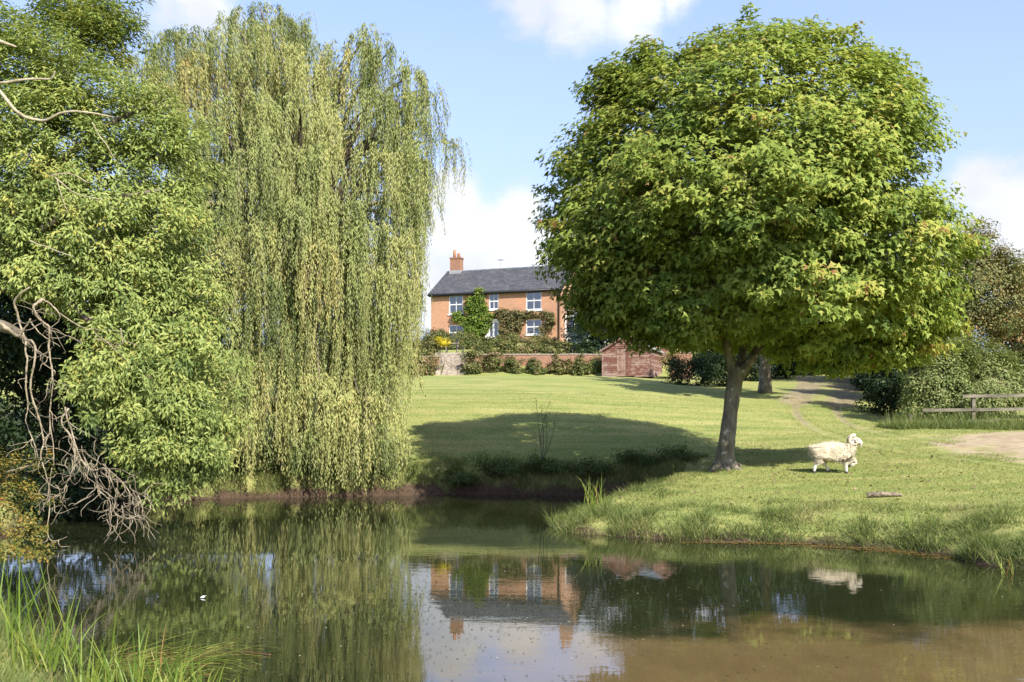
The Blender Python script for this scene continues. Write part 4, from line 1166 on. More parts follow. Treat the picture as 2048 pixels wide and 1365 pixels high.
m.tube([(ua, HD / 2, RIDGE), (ua, HD / 2, RIDGE + 1.15)], .02, 5)
for k in range(4):
    m.tube([(ua - .35, HD / 2 - .3 + .2 * k, RIDGE + 1.0), (ua + .35, HD / 2 - .3 + .2 * k, RIDGE + 1.0)], .012, 4)
m.tube([(ua, HD / 2 - .45, RIDGE + 1.0), (ua, HD / 2 + .45, RIDGE + 1.0)], .015, 4)
m.build('aerial', M['lead'], roof)
m = MB(hx)
m.tube([(-.2, -.36, EAVE - .22), (HW + .2, -.36, EAVE - .22)], .085, 8)
m.build('gutter', M['black_metal'], house, True)
MB(hx).box((-.15, -.27, EAVE - .36), (HW + .15, -.01, EAVE - .13)).build('fascia', M['black_metal'], house)
m = MB(hx)
m.tube([(HW - .25, -.36, EAVE - .28), (HW - .22, -.10, EAVE - .65), (HW - .22, -.10, 0)], .06, 8)
m.build('downpipe', M['black_metal'], house, True)


def window(parent, r):
    a, b, c, d = r
    fr, y0, y1 = .085, .05, .12
    m = MB(hx)
    m.box((a, y0, c), (a + fr, y1, d)).box((b - fr, y0, c), (b, y1, d)).box((a + fr, y0, d - fr), (b - fr, y1, d)).box((a + fr, y0, c), (b - fr, y1, c + fr))
    mid = (c + d) / 2
    m.box((a + fr, y0 - .01, mid - .045), (b - fr, y1 - .01, mid + .045))
    uc = (a + b) / 2
    m.box((uc - .022, y0 + .012, c + fr), (uc + .022, y1 - .012, mid - .046)).box((uc - .022, y0 + .012, mid + .046), (uc + .022, y1 - .012, d - fr))
    wn = m.build('window', M['white_paint'], parent)
    MB(hx).box((a - .10, -.09, c - .14), (b + .10, .05, c - .002)).build('sill', M['white_paint'], wn)
    for (z0, z1, yy) in ((c + fr, mid - .045, .10), (mid + .045, d - fr, .085)):
        for (u0, u1) in ((a + fr, uc - .022), (uc + .022, b - fr)):
            MB(hx).quad([(u0, yy, z0), (u1, yy, z0), (u1, yy, z1), (u0, yy, z1)]).build('pane', M['glass'], wn)
    return wn


for r in wins:
    window(house, r)
a, b, c, d = door_r
m = MB(hx)
m.box((a, -.12, 0), (a + .32, .06, d)).box((b - .10, -.06, 0), (b, .06, d)).box((a + .32, -.06, d - .10), (b - .10, .06, d)).box((a + .32, -.02, 1.98), (b - .10, .06, 2.06))
m.build('door_frame', M['white_paint'], house)
m = MB(hx)
da, db = a + .325, b - .105
dm = (da + db) / 2
m.box((da, .03, 0), (da + .12, .09, 1.975)).box((db - .12, .03, 0), (db, .09, 1.975)).box((dm - .09, .03, 0), (dm + .09, .09, 1.975)).box((da + .12, .032, 0), (dm - .09, .088, .45)).box((dm + .09, .032, 0), (db - .12, .088, .45))
m.box((da + .12, .032, 1.83), (dm - .09, .088, 1.975)).box((dm + .09, .032, 1.83), (db - .12, .088, 1.975))
door = m.build('door', M['white_paint'], house)
for u0, u1 in ((da + .12, dm - .09), (dm + .09, db - .12)):
    MB(hx).quad([(u0, .06, .45), (u1, .06, .45), (u1, .06, 1.83), (u0, .06, 1.83)]).build('pane', M['glass'], door)
MB(hx).tube([(dm, .03, 1.0), (dm, -.03, 1.0)], .03, 8).build('handle', M['black_metal'], door)
MB(hx).quad([(da, .05, 2.06), (db, .05, 2.06), (db, .05, d - .1), (da, .05, d - .1)]).build('fanlight', M['glass'], house)
MB(hx).box((a - .2, -.75, -.16), (b + .2, -.02, -.01)).build('doorstep', M['stone'], house)
# white glazed lean-to porch on the gable end
m = MB(hx)
x0, x1, y0, y1 = HW + .003, HW + 1.9, 1.2, 4.4
for yy in np.linspace(y0, y1 - .1, 5):
    m.box((x1 - .1, yy, .7), (x1, yy + .1, 2.2))
for xx in np.linspace(x0, x1 - .2, 3):
    m.box((xx, y0, .7), (xx + .1, y0 + .1, 2.9 - (xx - x0) * .35))
m.box((x0, y0 + .01, -.2), (x1 - .01, y1, .70)).box((x0, y0, 2.2), (x1, y0 + .1, 2.35)).box((x1 - .1, y0, 2.2), (x1, y1, 2.35))
por = m.build('lean_to_porch', M['white_paint'], house)
m = MB(hx)
m.add([(x0, y0 - .15, 3.05), (x1 + .15, y0 - .15, 2.38), (x1 + .15, y1, 2.38), (x0, y1, 3.05), (x0, y0 - .15, 2.93), (x1 + .15, y0 - .15, 2.26), (x1 + .15, y1, 2.26), (x0, y1, 2.93)],
      [[0, 1, 2, 3], [7, 6, 5, 4], [4, 5, 1, 0], [5, 6, 2, 1], [6, 7, 3, 2], [7, 4, 0, 3]])
m.build('porch_roof', M['white_paint'], por)
MB(hx).quad([(x0 + .1, y0 + .05, .7), (x1 - .1, y0 + .05, .7), (x1 - .1, y0 + .05, 2.2), (x0 + .1, y0 + .05, 2.2)]).build('pane', M['glass'], por)
MB(hx).quad([(x1 - .05, y0 + .1, .7), (x1 - .05, y1 - .1, .7), (x1 - .05, y1 - .1, 2.2), (x1 - .05, y0 + .1, 2.2)]).build('pane', M['glass'], por)


def on_wall(px, py, off=.25):
    return hx([[hu(px), -off, hh(px, py)]])[0]


def climber(name, label, cells, n, npc, mat, rootpx, L=.2, W=.13, mu=.45):
    base = hx([[hu(rootpx), -.3, 0]])[0]
    base[2] = gz(base[0], base[1])
    t = thing(name, label, 'climbing plant', base)
    cl = []
    ws = np.array([c[2] * c[3] for c in cells], float)
    for k in rng.choice(len(cells), n, p=ws / ws.sum()):
        px, py, rx, ry = cells[k]
        a = rng.uniform(0, 6.28)
        q = math.sqrt(rng.random())
        cl.append(on_wall(px + rx * q * math.cos(a), py + ry * q * math.sin(a), rng.uniform(.08, .45)))
    cl = np.array(cl)
    for e in range(4):
        c = cl[rng.integers(0, n)]
        pt = smooth_path([base + [rng.normal(0, .1), 0, 0], base + (c - base) * .6 + rng.normal(0, .1, 3), c], 4)
        V, f_ = tube_geo(pt, np.linspace(.05, .015, len(pt)), 5, False)
        obj('stem', V, f_, M['bark'], t, True)
    clump_foliage('foliage', cl, npc, rng.uniform(.15, .38, len(cl)), L, W, M[mat], t, 'diamond', .8, .4, .6, cl.mean(0) + np.array([0, 6, 0]), mu, .2, .2)
    return t


climber('wisteria', 'bright green wisteria climbing the house wall left of the door', [(962, 585, 9, 9), (953, 600, 15, 9), (945, 615, 17, 9), (965, 615, 12, 9), (930, 630, 20, 8), (960, 635, 24, 10), (915, 638, 11, 4), (975, 632, 14, 6), (945, 648, 26, 6), (955, 668, 14, 16), (942, 660, 10, 8), (972, 655, 6, 12)], 330, 34, 'climber', 955)
climber('rambling_rose', 'straggly brownish vine over the house wall right of the door', [(1010, 632, 14, 12), (1035, 632, 16, 11), (1015, 655, 14, 16), (1060, 629, 16, 6), (1092, 630, 14, 7), (1102, 645, 8, 14), (1088, 660, 5, 10), (1035, 652, 12, 14), (1000, 628, 8, 8)], 200, 24, 'vine', 1020)

# ------------------------------------------------------------------ garden in front of the house
GYW = 68.3


def garden_wall(label, px0, px1, ytop, Y, thick=.35):
    a, b = P(px0, ytop, Y), P(px1, ytop, Y)
    zt = a[2]
    t = thing('garden_wall', label, 'wall', (a[0], Y, gz(a[0], Y - .3) - .1))
    t['kind'] = 'thing'
    z0 = gz((a[0] + b[0]) / 2, Y - .3) - .4
    m = MB()
    m.wallbox((a[0], Y, z0), (b[0], Y + thick, zt - .08))
    m.build('brickwork', M['old_brick'], t)
    n = max(1, int((b[0] - a[0]) / .6))
    e = np.linspace(a[0] - .03, b[0] + .03, n + 1)
    for i in range(n):
        dz = rng.normal(0, .008)
        MB().box((e[i] + .005, Y - .04, zt - .078 + dz), (e[i + 1] - .005, Y + thick + .04, zt + dz)).build('coping_stone', M['stone'], t)
    return t


garden_wall('long low red brick garden wall behind the flower border', 935, 1212, 708, GYW)
garden_wall('short stretch of brick wall left of the stone steps', 830, 878, 712, GYW)
for px, Y, rx, rz, mu, lab in [(868, 90, 1.6, .7, .35, 'green bush below the lower left house window'), (915, 90, 1.6, .6, .45, 'low planting against the house left of the wisteria'), (1020, 88, 1.2, .45, .55, 'yellowish bush beside the house door'), (1080, 87, 1.6, .4, .6, 'golden bush under the lower right house window'),
                               (905, 78, 1.4, .45, .4, 'low hedge plant across the garden above the terrace'), (945, 79, 1.4, .6, .5, 'leafy plant in the middle of the house garden'), (985, 80, 1.2, .5, .35, 'low green plant before the house door'), (870, 79, 1.4, .7, .5, 'loose shrub in the garden near the willow edge')]:
    X = (px - CX) / F * Y
    g = gz(X, Y)
    shrub('garden_shrub', lab, 'shrub', (X, Y), [(np.array([X, Y, g + rz * .6]), np.array([rx, .7, rz])), (np.array([X + .6, Y - .3, g + rz * .4]), np.array([rx * .7, .6, rz * .8]))], 70, 40, .3, .18, .10, 'garden', 'shrubs in the house garden', 4, .025, mu=mu)
garden_wall('low pink brick wall stub right of the sheds', 1342, 1384, 704, 64.5)
st = P(903, 752, 67.2)
st[2] = gz(st[0], st[1])
steps = thing('stone_steps', 'pale stone steps leading up from the lawn to the house garden', 'steps', st)
for k in range(6):
    w0 = 22 - 1.6 * k
    Y = 67.0 + .36 * k
    a, b = P(905 - w0, 0, Y)[0], P(905 + w0, 0, Y)[0]
    z0 = gz(st[0], 66.9)
    MB().box((a, Y, z0 - .2), (b, Y + .42, z0 + .2 * (k + 1))).build('step', M['stone'], steps)
for sx in (-1, 1):
    for k in range(3):
        Y = 67.1 + .75 * k
        x = P(903 + sx * 27, 0, Y)[0]
        z0 = gz(st[0], 66.9)
        MB().box((x - .17, Y, z0 - .3), (x + .17, Y + .7, z0 + .35 + .40 * k + rng.normal(0, .06))).build('side_stone', M['stone'], steps)


def garden_chair(label, px, Y, rot):
    b = np.array([(px - CX) / F * Y, Y, 0])
    b[2] = 7.1
    t = thing('garden_chair', label, 'chair', b, 'garden chairs at the top of the steps')
    c, s = math.cos(rot), math.sin(rot)
    xf = lambda V: np.stack([b[0] + c * V[:, 0] - s * V[:, 1], b[1] + s * V[:, 0] + c * V[:, 1], b[2] + V[:, 2]], 1)
    for lx in (-.22, .22):
        for ly in (-.2, .2):
            MB(xf).box((lx - .02, ly - .02, 0), (lx + .02, ly + .02, .43)).build('leg', M['black_metal'], t)
    MB(xf).box((-.25, -.24, .432), (.25, .24, .47)).build('seat', M['black_metal'], t)
    m = MB(xf)
    for k in range(5):
        m.box((-.24 + k * .11, .2, .472), (-.20 + k * .11, .24, .93))
    m.box((-.25, .195, .932), (.25, .245, .98))
    m.build('backrest', M['black_metal'], t)


# flat paved terrace at the top of the steps
tz = 7.1
ter = MB().box((P(872, 0, 70)[0], 69.4, 5.6), (P(940, 0, 70)[0], 72.6, tz)).build('terrace', M['stone'])
tag(ter, 'small paved terrace at the top of the stone steps', kind='structure')
garden_chair('dark metal garden chair at the left of the terrace table', 888, 70.6, -1.2)
garden_chair('dark metal garden chair at the right of the terrace table', 920, 70.4, 1.4)
tbp = np.array([P(904, 0, 70.6)[0], 70.6, tz])
tbl = thing('garden_table', 'small pale garden table between two dark chairs', 'table', tbp)
xf = lambda V: V + tbp
for lx in (-.4, .4):
    for ly in (-.3, .3):
        MB(xf).box((lx - .025, ly - .025, 0), (lx + .025, ly + .025, .70)).build('leg', M['stone'], tbl)
MB(xf).box((-.5, -.4, .702), (.5, .4, .75)).build('table_top', M['stone'], tbl)

for px, py, Y, rx, rz, mat, mu, lab in [
    (845, 728, 67.3, 1.1, .75, 'garden', .62, 'red tinged shrub left of the stone steps'), (822, 700, 70.5, 1.0, 1.2, 'garden', .35, 'green shrub behind the wall at the willow edge'),
    (860, 695, 71.5, .8, .6, 'garden', .5, 'small shrub on the terrace left of the yellow flowers'),
    (950, 725, 67.2, .75, .85, 'garden', .45, 'leafy border shrub just right of the stone steps'), (990, 722, 67.3, .75, .8, 'garden', .6, 'pinkish flowering border shrub under the house door'),
    (1030, 733, 67.1, .75, .6, 'garden', .5, 'bushy border shrub before the brick wall below the vine'), (1075, 735, 67.1, .75, .55, 'garden', .4, 'green border shrub in the middle of the brick wall'),
    (1120, 732, 67.2, .75, .6, 'garden', .66, 'russet border shrub in front of the brick wall'), (1165, 736, 67.1, .7, .55, 'garden', .38, 'green border shrub near the shed end of the wall'),
    (1192, 728, 67.3, .55, .7, 'hedge', .3, 'dark green shrub against the left side of the shed'),
    (1015, 696, 72.5, 1.0, .7, 'garden', .55, 'yellow green shrub behind the wall right of the door'), (1060, 696, 73.5, 1.0, .75, 'garden', .6, 'loose golden shrub behind the wall under the lower window'),
    (1105, 698, 73.0, .95, .7, 'garden', .48, 'green shrub behind the wall below the gable corner'), (1150, 682, 74.0, 1.0, .85, 'blue_leaf', .5, 'blue green shrub in front of the white porch'),
    (965, 700, 72.0, .75, .55, 'garden', .4, 'small green shrub behind the wall in front of the door'), (1180, 700, 71.0, 1.0, .8, 'dark_leaf', .6, 'dark shrub behind the wall next to the shed')]:
    X = (px - CX) / F * Y
    c = P(px, py, Y)
    shrub('garden_shrub', lab, 'shrub', (X, Y), [(c, np.array([rx, .55, rz])), (c + [rng.uniform(-.8, .8), 0, rng.uniform(0, .5)], np.array([.4, .3, .45])), (c - [0.2, 0, rz * .5], np.array([rx * .9, .5, rz * .7]))], int(70 * rng.uniform(.8, 1.2)), 40, rng.uniform(.16, .38), .16, .085, mat, 'shrubs in the house garden', 4, .025, mu=mu)
shrub('yellow_flowers', 'clump of bright yellow flowers above the stone steps', 'flowers', (P(886, 0, 69.2)[0], 69.2), [E(888, 686, 69.2, .42, .3, .28), E(878, 680, 69.2, .3, .3, .25)], 26, 26, .16, .10, .08, 'yellow', None, 4, .01)


# ------------------------------------------------------------------ sheds
def shed(label, px0, px1, Y, ybase, wall_h, apex_h, depth, th, roofmat, doors):
    c, s = math.cos(th), math.sin(th)
    A = P(px0, ybase, Y)
    A[2] = gz(A[0], A[1]) - .02
    k = (px1 - CX) / F
    wd = (Y * k - A[0]) / (c + s * k)
    t = thing('garden_shed', label, 'shed', A)
    xf = lambda V: np.stack([A[0] + c * V[:, 0] + s * V[:, 1], A[1] - s * V[:, 0] + c * V[:, 1], A[2] + V[:, 2]], 1)
    MB(xf).box((.03, .03, 0), (wd - .03, depth - .03, wall_h - .02)).build('inner_shell', M['interior'], t)
    bh = .145
    d0, d1 = (wd * .30, wd * .66) if doors else (9, 9)
    z = 0.0
    while z < apex_h - .06:
        z1 = min(z + bh - .006, apex_h)
        def span(zq):
            if zq <= wall_h:
                return 0.0, wd
            f = (zq - wall_h) / (apex_h - wall_h)
            return wd / 2 * f, wd - wd / 2 * f
        a0, b0 = span(z)
        a1, b1 = span(z1)
        segs = [(a0, b0, a1, b1)]
        if doors and z < 1.86:
            segs = [(a0, d0, a1, d0), (d1, b0, d1, b1)]
        for (p, q_, r, u) in segs:
            if q_ - p < .05 or u - r < 0.0:
                continue
            m = MB(xf)
            m.add([(p, -.022, z), (q_, -.022, z), (u, -.004, z1), (r, -.004, z1), (p, .03, z), (q_, .03, z), (u, .03, z1), (r, .03, z1)],
                  [[0, 1, 2, 3], [5, 4, 7, 6], [4, 5, 1, 0], [1, 5, 6, 2], [3, 2, 6, 7], [4, 0, 3, 7]])
            m.build('board', M['boards'], t)
        if z < wall_h - .05:
            z2 = min(z1, wall_h)
            for x0, x1 in ((wd - .03, wd + .022), (-.022, .03)):
                MB(xf).box((x0, .031, z), (x1, depth, z2)).build('board', M['boards'], t)
        z += bh
    if doors:
        dmid = (d0 + d1) / 2
        for e0, e1 in ((d0, dmid - .01), (dmid + .01, d1)):
            m = MB(xf)
            m.box((e0 + .02, -.035, 1.50), (e1 - .02, -.025, 1.62)).box((e0 + .02, -.035, .35), (e1 - .02, -.025, .47))
            dr = m.build('door', M['boards'], t)
            e = np.linspace(e0, e1, 5)
            for i in range(4):
                MB(xf).box((e[i] + .004, -.024, .06), (e[i + 1] - .004, .025, 1.84)).build('plank', M['boards'], dr)
    for xx in (-.03, wd - .06):
        MB(xf).box((xx, -.045, 0), (xx + .09, -.0235, wall_h)).build('corner_post', M['boards'], t)
    ov = .18
    for sg in (0, 1):
        xe = -ov if sg == 0 else wd + ov
        ze = wall_h - ov * (apex_h - wall_h) / (wd / 2)
        m = MB(xf)
        lo, hi = .02, .075
        p = [(xe, -.14, ze), (wd / 2, -.14, apex_h), (wd / 2, depth + .14, apex_h), (xe, depth + .14, ze)]
        V = [(x, y, z_ + lo) for x, y, z_ in p] + [(x, y, z_ + hi) for x, y, z_ in p]
        m.add(V, [[3, 2, 1, 0], [4, 5, 6, 7], [0, 1, 5, 4], [1, 2, 6, 5], [2, 3, 7, 6], [3, 0, 4, 7]])
        m.build('roof_slope', M[roofmat], t)
        m = MB(xf)
        V = [(xe, -.165, ze - .08), (wd / 2, -.165, apex_h - .08), (wd / 2, -.165, apex_h + .05), (xe, -.165, ze + .05), (xe, -.142, ze - .08), (wd / 2, -.142, apex_h - .08), (wd / 2, -.142, apex_h + .05), (xe, -.142, ze + .05)]
        m.add(V, [[0, 1, 2, 3], [7, 6, 5, 4], [4, 5, 1, 0], [1, 5, 6, 2], [2, 6, 7, 3], [4, 0, 3, 7]])
        m.build('barge_board', M['boards'], t)
    return t


shed('red wooden garden shed with flaking paint and double plank doors', 1205, 1303, 66.0, 750, 1.80, 2.75, 3.4, math.radians(20), 'felt', True)
shed('smaller red shed with grey slate roof half hidden behind the big shed', 1306, 1348, 71.0, 748, 2.0, 2.55, 2.4, math.radians(-35), 'slate_small', False)

# ------------------------------------------------------------------ rail fence on the right
FY = 36.3
fb = np.array([P(1822, 0, FY)[0], FY, gz(P(1822, 0, FY)[0], FY)])
fence = thing('rail_fence', 'weathered wooden post and rail fence along the hedge', 'fence', fb)
for px in (1822, 1948, 2062, 2180):
    x = P(px, 0, FY)[0]
    g = gz(x, FY)
    h = 1.2 if px > 1900 else .45
    MB().box((x - .06, FY + .0, g - .2), (x + .06, FY + .12, g + h)).build('post', M['fence'], fence)
for (p0, y0, p1, y1) in [(1925, 793, 2190, 789), (1845, 821, 2190, 817), (1815, 846, 2000, 842)]:
    a, b = P(p0, y0, FY - .03), P(p1, y1, FY - .03)
    m = MB()
    V = [(a[0], FY - .05, a[2] - .055), (b[0], FY - .05, b[2] - .055), (b[0], FY - .05, b[2] + .055), (a[0], FY - .05, a[2] + .055)]
    V += [(x, FY - .003, z_) for x, y, z_ in V]
    m.add(V, [[0, 1, 2, 3], [7, 6, 5, 4], [4, 5, 1, 0], [1, 5, 6, 2], [2, 6, 7, 3], [4, 0, 3, 7]])
    m.build('rail', M['fence'], fence)
# dead wood on the bank
lg = P(1770, 993, 20.4)
lg[2] = gz(lg[0], lg[1])
lt = thing('dead_wood', 'short rotten branch lying on the grass by the water', 'log', lg)
pt = smooth_path([lg + [-.34, .05, .03], lg + [-.1, 0, .07], lg + [.12, .02, .06], lg + [.33, -.03, .05]], 5)
V, f_ = tube_geo(pt, np.linspace(.06, .035, len(pt)), 9, True, .35, 3)
obj('log', V, f_, M['log'], lt, True)
for d in ([.25, .02, .16], [-.3, -.1, .08]):
    pt = smooth_path([lg + [d[0] * .7, 0, .06], lg + np.array(d)], 4)
    V, f_ = tube_geo(pt, np.linspace(.018, .006, len(pt)), 5, True)
    obj('twig', V, f_, M['log'], lt, True)


# ------------------------------------------------------------------ the ram
RY = 24.4
ram_o = P(1664, 945, RY)
ram_o[2] = gz(ram_o[0], ram_o[1]) - .005
ram = thing('sheep', 'cream woolled ram with curled horns walking right on the grass', 'sheep', ram_o)
yaw = math.radians(-8)


def rx_(p):
    x, y, z_ = p
    return np.array([x * math.cos(yaw) - y * math.sin(yaw), x * math.sin(yaw) + y * math.cos(yaw), z_])


sk = [  # x forward, y away from the viewer, z up, radius
    ('hip', (-.34, 0, .57), .235, None), ('rump', (-.45, 0, .54), .17, 'hip'), ('tail', (-.51, 0, .42), .06, 'rump'), ('mid', (-.08, 0, .53), .275, 'hip'), ('sh', (.22, 0, .55), .255, 'mid'), ('chest', (.38, 0, .55), .205, 'sh'),
    ('neck', (.46, -.01, .68), .15, 'chest'), ('poll', (.51, -.03, .83), .095, 'neck'), ('face', (.60, -.05, .80), .072, 'poll'), ('nose', (.69, -.07, .71), .05, 'face'),
    ('h1', (-.33, -.12, .43), .15, 'hip'), ('h2', (-.31, -.13, .30), .10, 'h1'), ('h3', (-.41, -.13, .19), .046, 'h2'), ('h4', (-.45, -.13, .04), .038, 'h3'),
    ('g1', (-.28, .12, .41), .14, 'hip'), ('g2', (-.17, .13, .29), .085, 'g1'), ('g3', (-.14, .13, .18), .042, 'g2'), ('g4', (-.06, .13, .05), .036, 'g3'),
    ('f1', (.28, -.12, .41), .13, 'sh'), ('f2', (.29, -.12, .27), .08, 'f1'), ('f3', (.305, -.12, .16), .046, 'f2'), ('f4', (.31, -.12, .04), .040, 'f3'),
    ('e1', (.40, .10, .42), .12, 'sh'), ('e2', (.52, .11, .33), .075, 'e1'), ('e3', (.60, .11, .24), .046, 'e2'), ('e4', (.45, .11, .19), .036, 'e3')]
names = [s[0] for s in sk]
me = bpy.data.meshes.new('body')
me.from_pydata([tuple(rx_(s[1])) for s in sk], [(names.index(s[3]), i) for i, s in enumerate(sk) if s[3]], [])
body = bpy.data.objects.new('body', me)
col.objects.link(body)
body.parent = ram
ORIGIN[body.name] = ram_o
md = body.modifiers.new('skin', 'SKIN')
for i, s in enumerate(sk):
    sv_ = me.skin_vertices[0].data[i]
    sv_.radius = (s[2], s[2])
    sv_.use_root = (i == 0)
md.use_smooth_shade = True
body.modifiers.new('sub', 'SUBSURF').levels = 3
body.modifiers['sub'].render_levels = 3
tx = bpy.data.textures.new('wool_lumps', 'CLOUDS')
tx.noise_scale = 0.10
dm = body.modifiers.new('wool', 'DISPLACE')
dm.texture = tx
dm.strength = 0.05


def ram_mat():
    m, t = new_mat('ram_coat')
    pos = t.n('ShaderNodeTexCoord').outputs['Object']
    sp = t.n('ShaderNodeSeparateXYZ', {0: pos})
    c = t.mix(t.maprange(t.noise(pos, 9, 5, 0.65), .3, .7), (0.43, 0.35, 0.235), (0.60, 0.52, 0.38))
    legs = t.maprange(sp.outputs[2], .20, .28, 1, 0)
    head = t.math('MULTIPLY', t.maprange(sp.outputs[2], .70, .78), t.maprange(sp.outputs[0], .40, .48))
    c = t.mix(t.math('MAXIMUM', legs, head), c, (0.70, 0.66, 0.57))
    st = t.math('MULTIPLY', t.maprange(t.noise(t.n('ShaderNodeMapping', {'Vector': pos, 'Scale': (2, 2, 12)}).outputs[0], 2.0, 2, .5), .56, .62), t.math('MULTIPLY', t.maprange(sp.outputs[0], -.2, -.3), t.maprange(sp.outputs[2], .5, .6)))
    c = t.mix(t.math('MULTIPLY', st, .8), c, (0.10, 0.09, 0.085))
    bp = t.n('ShaderNodeBump', {'Height': t.noise(pos, 45, 4, .6), 'Strength': .9, 'Distance': .02}).outputs[0]
    return finish(m, t, t.n('ShaderNodeBsdfPrincipled', {'Base Color': c, 'Roughness': .95, 'Specular IOR Level': .05, 'Sheen Weight': .3, 'Normal': bp}).outputs[0])


me.materials.append(ram_mat())


# fleece: small locks of wool over the trunk of the body
dg = bpy.context.evaluated_depsgraph_get()
ev = body.evaluated_get(dg).to_mesh()
co = np.empty(len(ev.vertices) * 3, np.float32)
ev.vertices.foreach_get('co', co)
no = np.empty(len(ev.vertices) * 3, np.float32)
ev.vertices.foreach_get('normal', no)
co, no = co.reshape(-1, 3).astype(float), no.reshape(-1, 3).astype(float)
ok = (co[:, 2] > .26) & ~((co[:, 0] > .42) & (co[:, 2] > .70)) & ~((co[:, 0] > .50) & (co[:, 2] < .36))
co, no = co[ok], no[ok]
k = rng.integers(0, len(co), 9000)
C = co[k] + rng.normal(0, .012, (9000, 3)) + ram_o
D = no[k] * .55 + rng.normal(0, .45, (9000, 3)) + np.array([-.1, 0, -.55])
V, Fc, li = leaves_geo(C, D, no[k] + rng.normal(0, .35, (9000, 3)), rng.uniform(.018, .040, 9000), rng.uniform(.012, .022, 9000))
M['fleece'] = leaf_mat('fleece', [(0.0, (0.42, 0.36, 0.26)), (0.5, (0.58, 0.52, 0.40)), (1.0, (0.72, 0.68, 0.57))], 0.15, 0.0, 0.25, 6.0)
fl = obj('fleece', V, Fc, M['fleece'], ram, tint=np.clip(rng.normal(.5, .2, 9000), 0, 1)[li])
fl['kind'] = 'stuff'


def rpart(name, pts, r, mat, k=9, parent=ram):
    pts = np.array([rx_(p) for p in pts]) + ram_o
    V, f_ = tube_geo(pts, r, k, True)
    return obj(name, V, f_, M[mat], parent, True)


for sd2 in (-1, 1):
    hp = []
    for t_ in np.linspace(0, 1, 26):
        an = math.radians(70 - 400 * t_) * -1
        R = .125 * (1 - .45 * t_)
        # curl: forward from the poll, up and back, down, then forward again beside the cheek
        hp.append((.505 - R * math.cos(math.radians(100) + t_ * math.radians(430)) * -1 * -1 - .015, -.03 + sd2 * (.07 + .07 * t_), .80 + R * math.sin(math.radians(100) + t_ * math.radians(430))))
    hp = [(.50 + .125 * (1 - .5 * t_) * math.cos(math.radians(75 + 400 * t_)), -.03 + sd2 * (.06 + .09 * t_), .80 + .125 * (1 - .5 * t_) * math.sin(math.radians(75 + 400 * t_))) for t_ in np.linspace(0, 1, 26)]
    rpart('horn', hp, np.linspace(.046, .012, 26), 'horn')
    rpart('ear', [(.53, -.04 + sd2 * .07, .80), (.54, -.04 + sd2 * .12, .785), (.545, -.04 + sd2 * .16, .765)], [.018, .022, .006], 'sheep_face', 7)
    rpart('eye', [(.60, -.05 + sd2 * .055, .825), (.605, -.05 + sd2 * .068, .825)], [.014, .008], 'eye', 8)
for n_ in ('h4', 'g4', 'f4', 'e4'):
    p = sk[names.index(n_)][1]
    rpart('hoof', [(p[0] + .005, p[1], p[2] + .01), (p[0] + .012, p[1], p[2] - .04)] if n_ != 'e4' else [(p[0], p[1], p[2]), (p[0] - .045, p[1], p[2] - .02)], [.036, .042], 'hoof', 10)


# ------------------------------------------------------------------ clumps of reeds and iris
def reed_clump(label, px, Y, n, L, W, spread, droop, mu=.4, sd3=.15, z=None, group=None, mat='reed', name='reed_clump'):
    x = (px - CX) / F * Y
    b = np.array([x, Y, max(gz(x, Y), -.03) if z is None else z])
    t = thing(name, label, 'reeds', b, group)
    B = b + np.stack([rng.normal(0, spread, n), rng.normal(0, spread * .7, n), np.zeros(n)], 1)
    D = np.stack([rng.normal(0, .28, n), rng.normal(0, .22, n), np.ones(n)], 1)
    Ln = L * rng.uniform(.5, 1.1, n)
    V, Fc, li = strips_geo(B, D, Ln, W * rng.uniform(.6, 1.1, n), droop * rng.random(n) ** 1.5)
    tint = np.clip(mu + rng.normal(0, sd3, n), 0, 1)
    for a in range(n):
        sel = slice(a * 12, a * 12 + 12)
        obj('leaf', V[sel], Fc[a * 5:a * 5 + 5] - a * 12, M[mat], t, tint=tint[li][sel])
    return t


G1 = 'iris and reed clumps in the near left corner'
for px, Y, n, L, mu, lab in [(30, 8.6, 26, .95, .35, 'tall iris clump at the extreme lower left corner'), (110, 8.3, 24, .80, .42, 'iris clump with long leaning blades near the lower left corner'), (200, 8.1, 30, .60, .50, 'reed clump with dying reddish leaves in the lower left'),
                             (290, 8.0, 26, .62, .42, 'upright iris clump right of the reddish reeds'), (370, 8.0, 24, .45, .48, 'low arching reed clump at the water edge lower left'), (150, 7.6, 30, .42, .38, 'short bright green reed clump at the bottom edge'), (270, 7.7, 30, .38, .42, 'short reed clump at the bottom edge nearest the water'), (60, 8.0, 40, .50, .45, 'dense mixed reed clump at the very bottom left'), (220, 7.7, 36, .45, .55, 'yellowing reed clump between the short green ones'), (340, 7.75, 34, .34, .5, 'low straw tinged reed clump by the water'), (410, 7.8, 24, .32, .55, 'outermost flattened reed clump at the bottom edge')]:
    reed_clump(lab, px, Y, n, L, .016, .15, .7, mu, .18, None, G1, name='iris_clump')
G2 = 'reed clumps on the far side'
reed_clump('pale reed clump at the tip of the grassy point', 1192, 20.9, 30, .75, .018, .16, .6, .62, .15, None, G2)
reed_clump('yellow green reed tuft on the overhanging right bank', 1830, 17.4, 34, .70, .018, .13, .6, .45, .12, .15, G2)
reed_clump('small sparse reed tuft standing in the water at the right', 2012, 14.2, 11, .42, .014, .05, 1.0, .75, .15, -.02, G2)


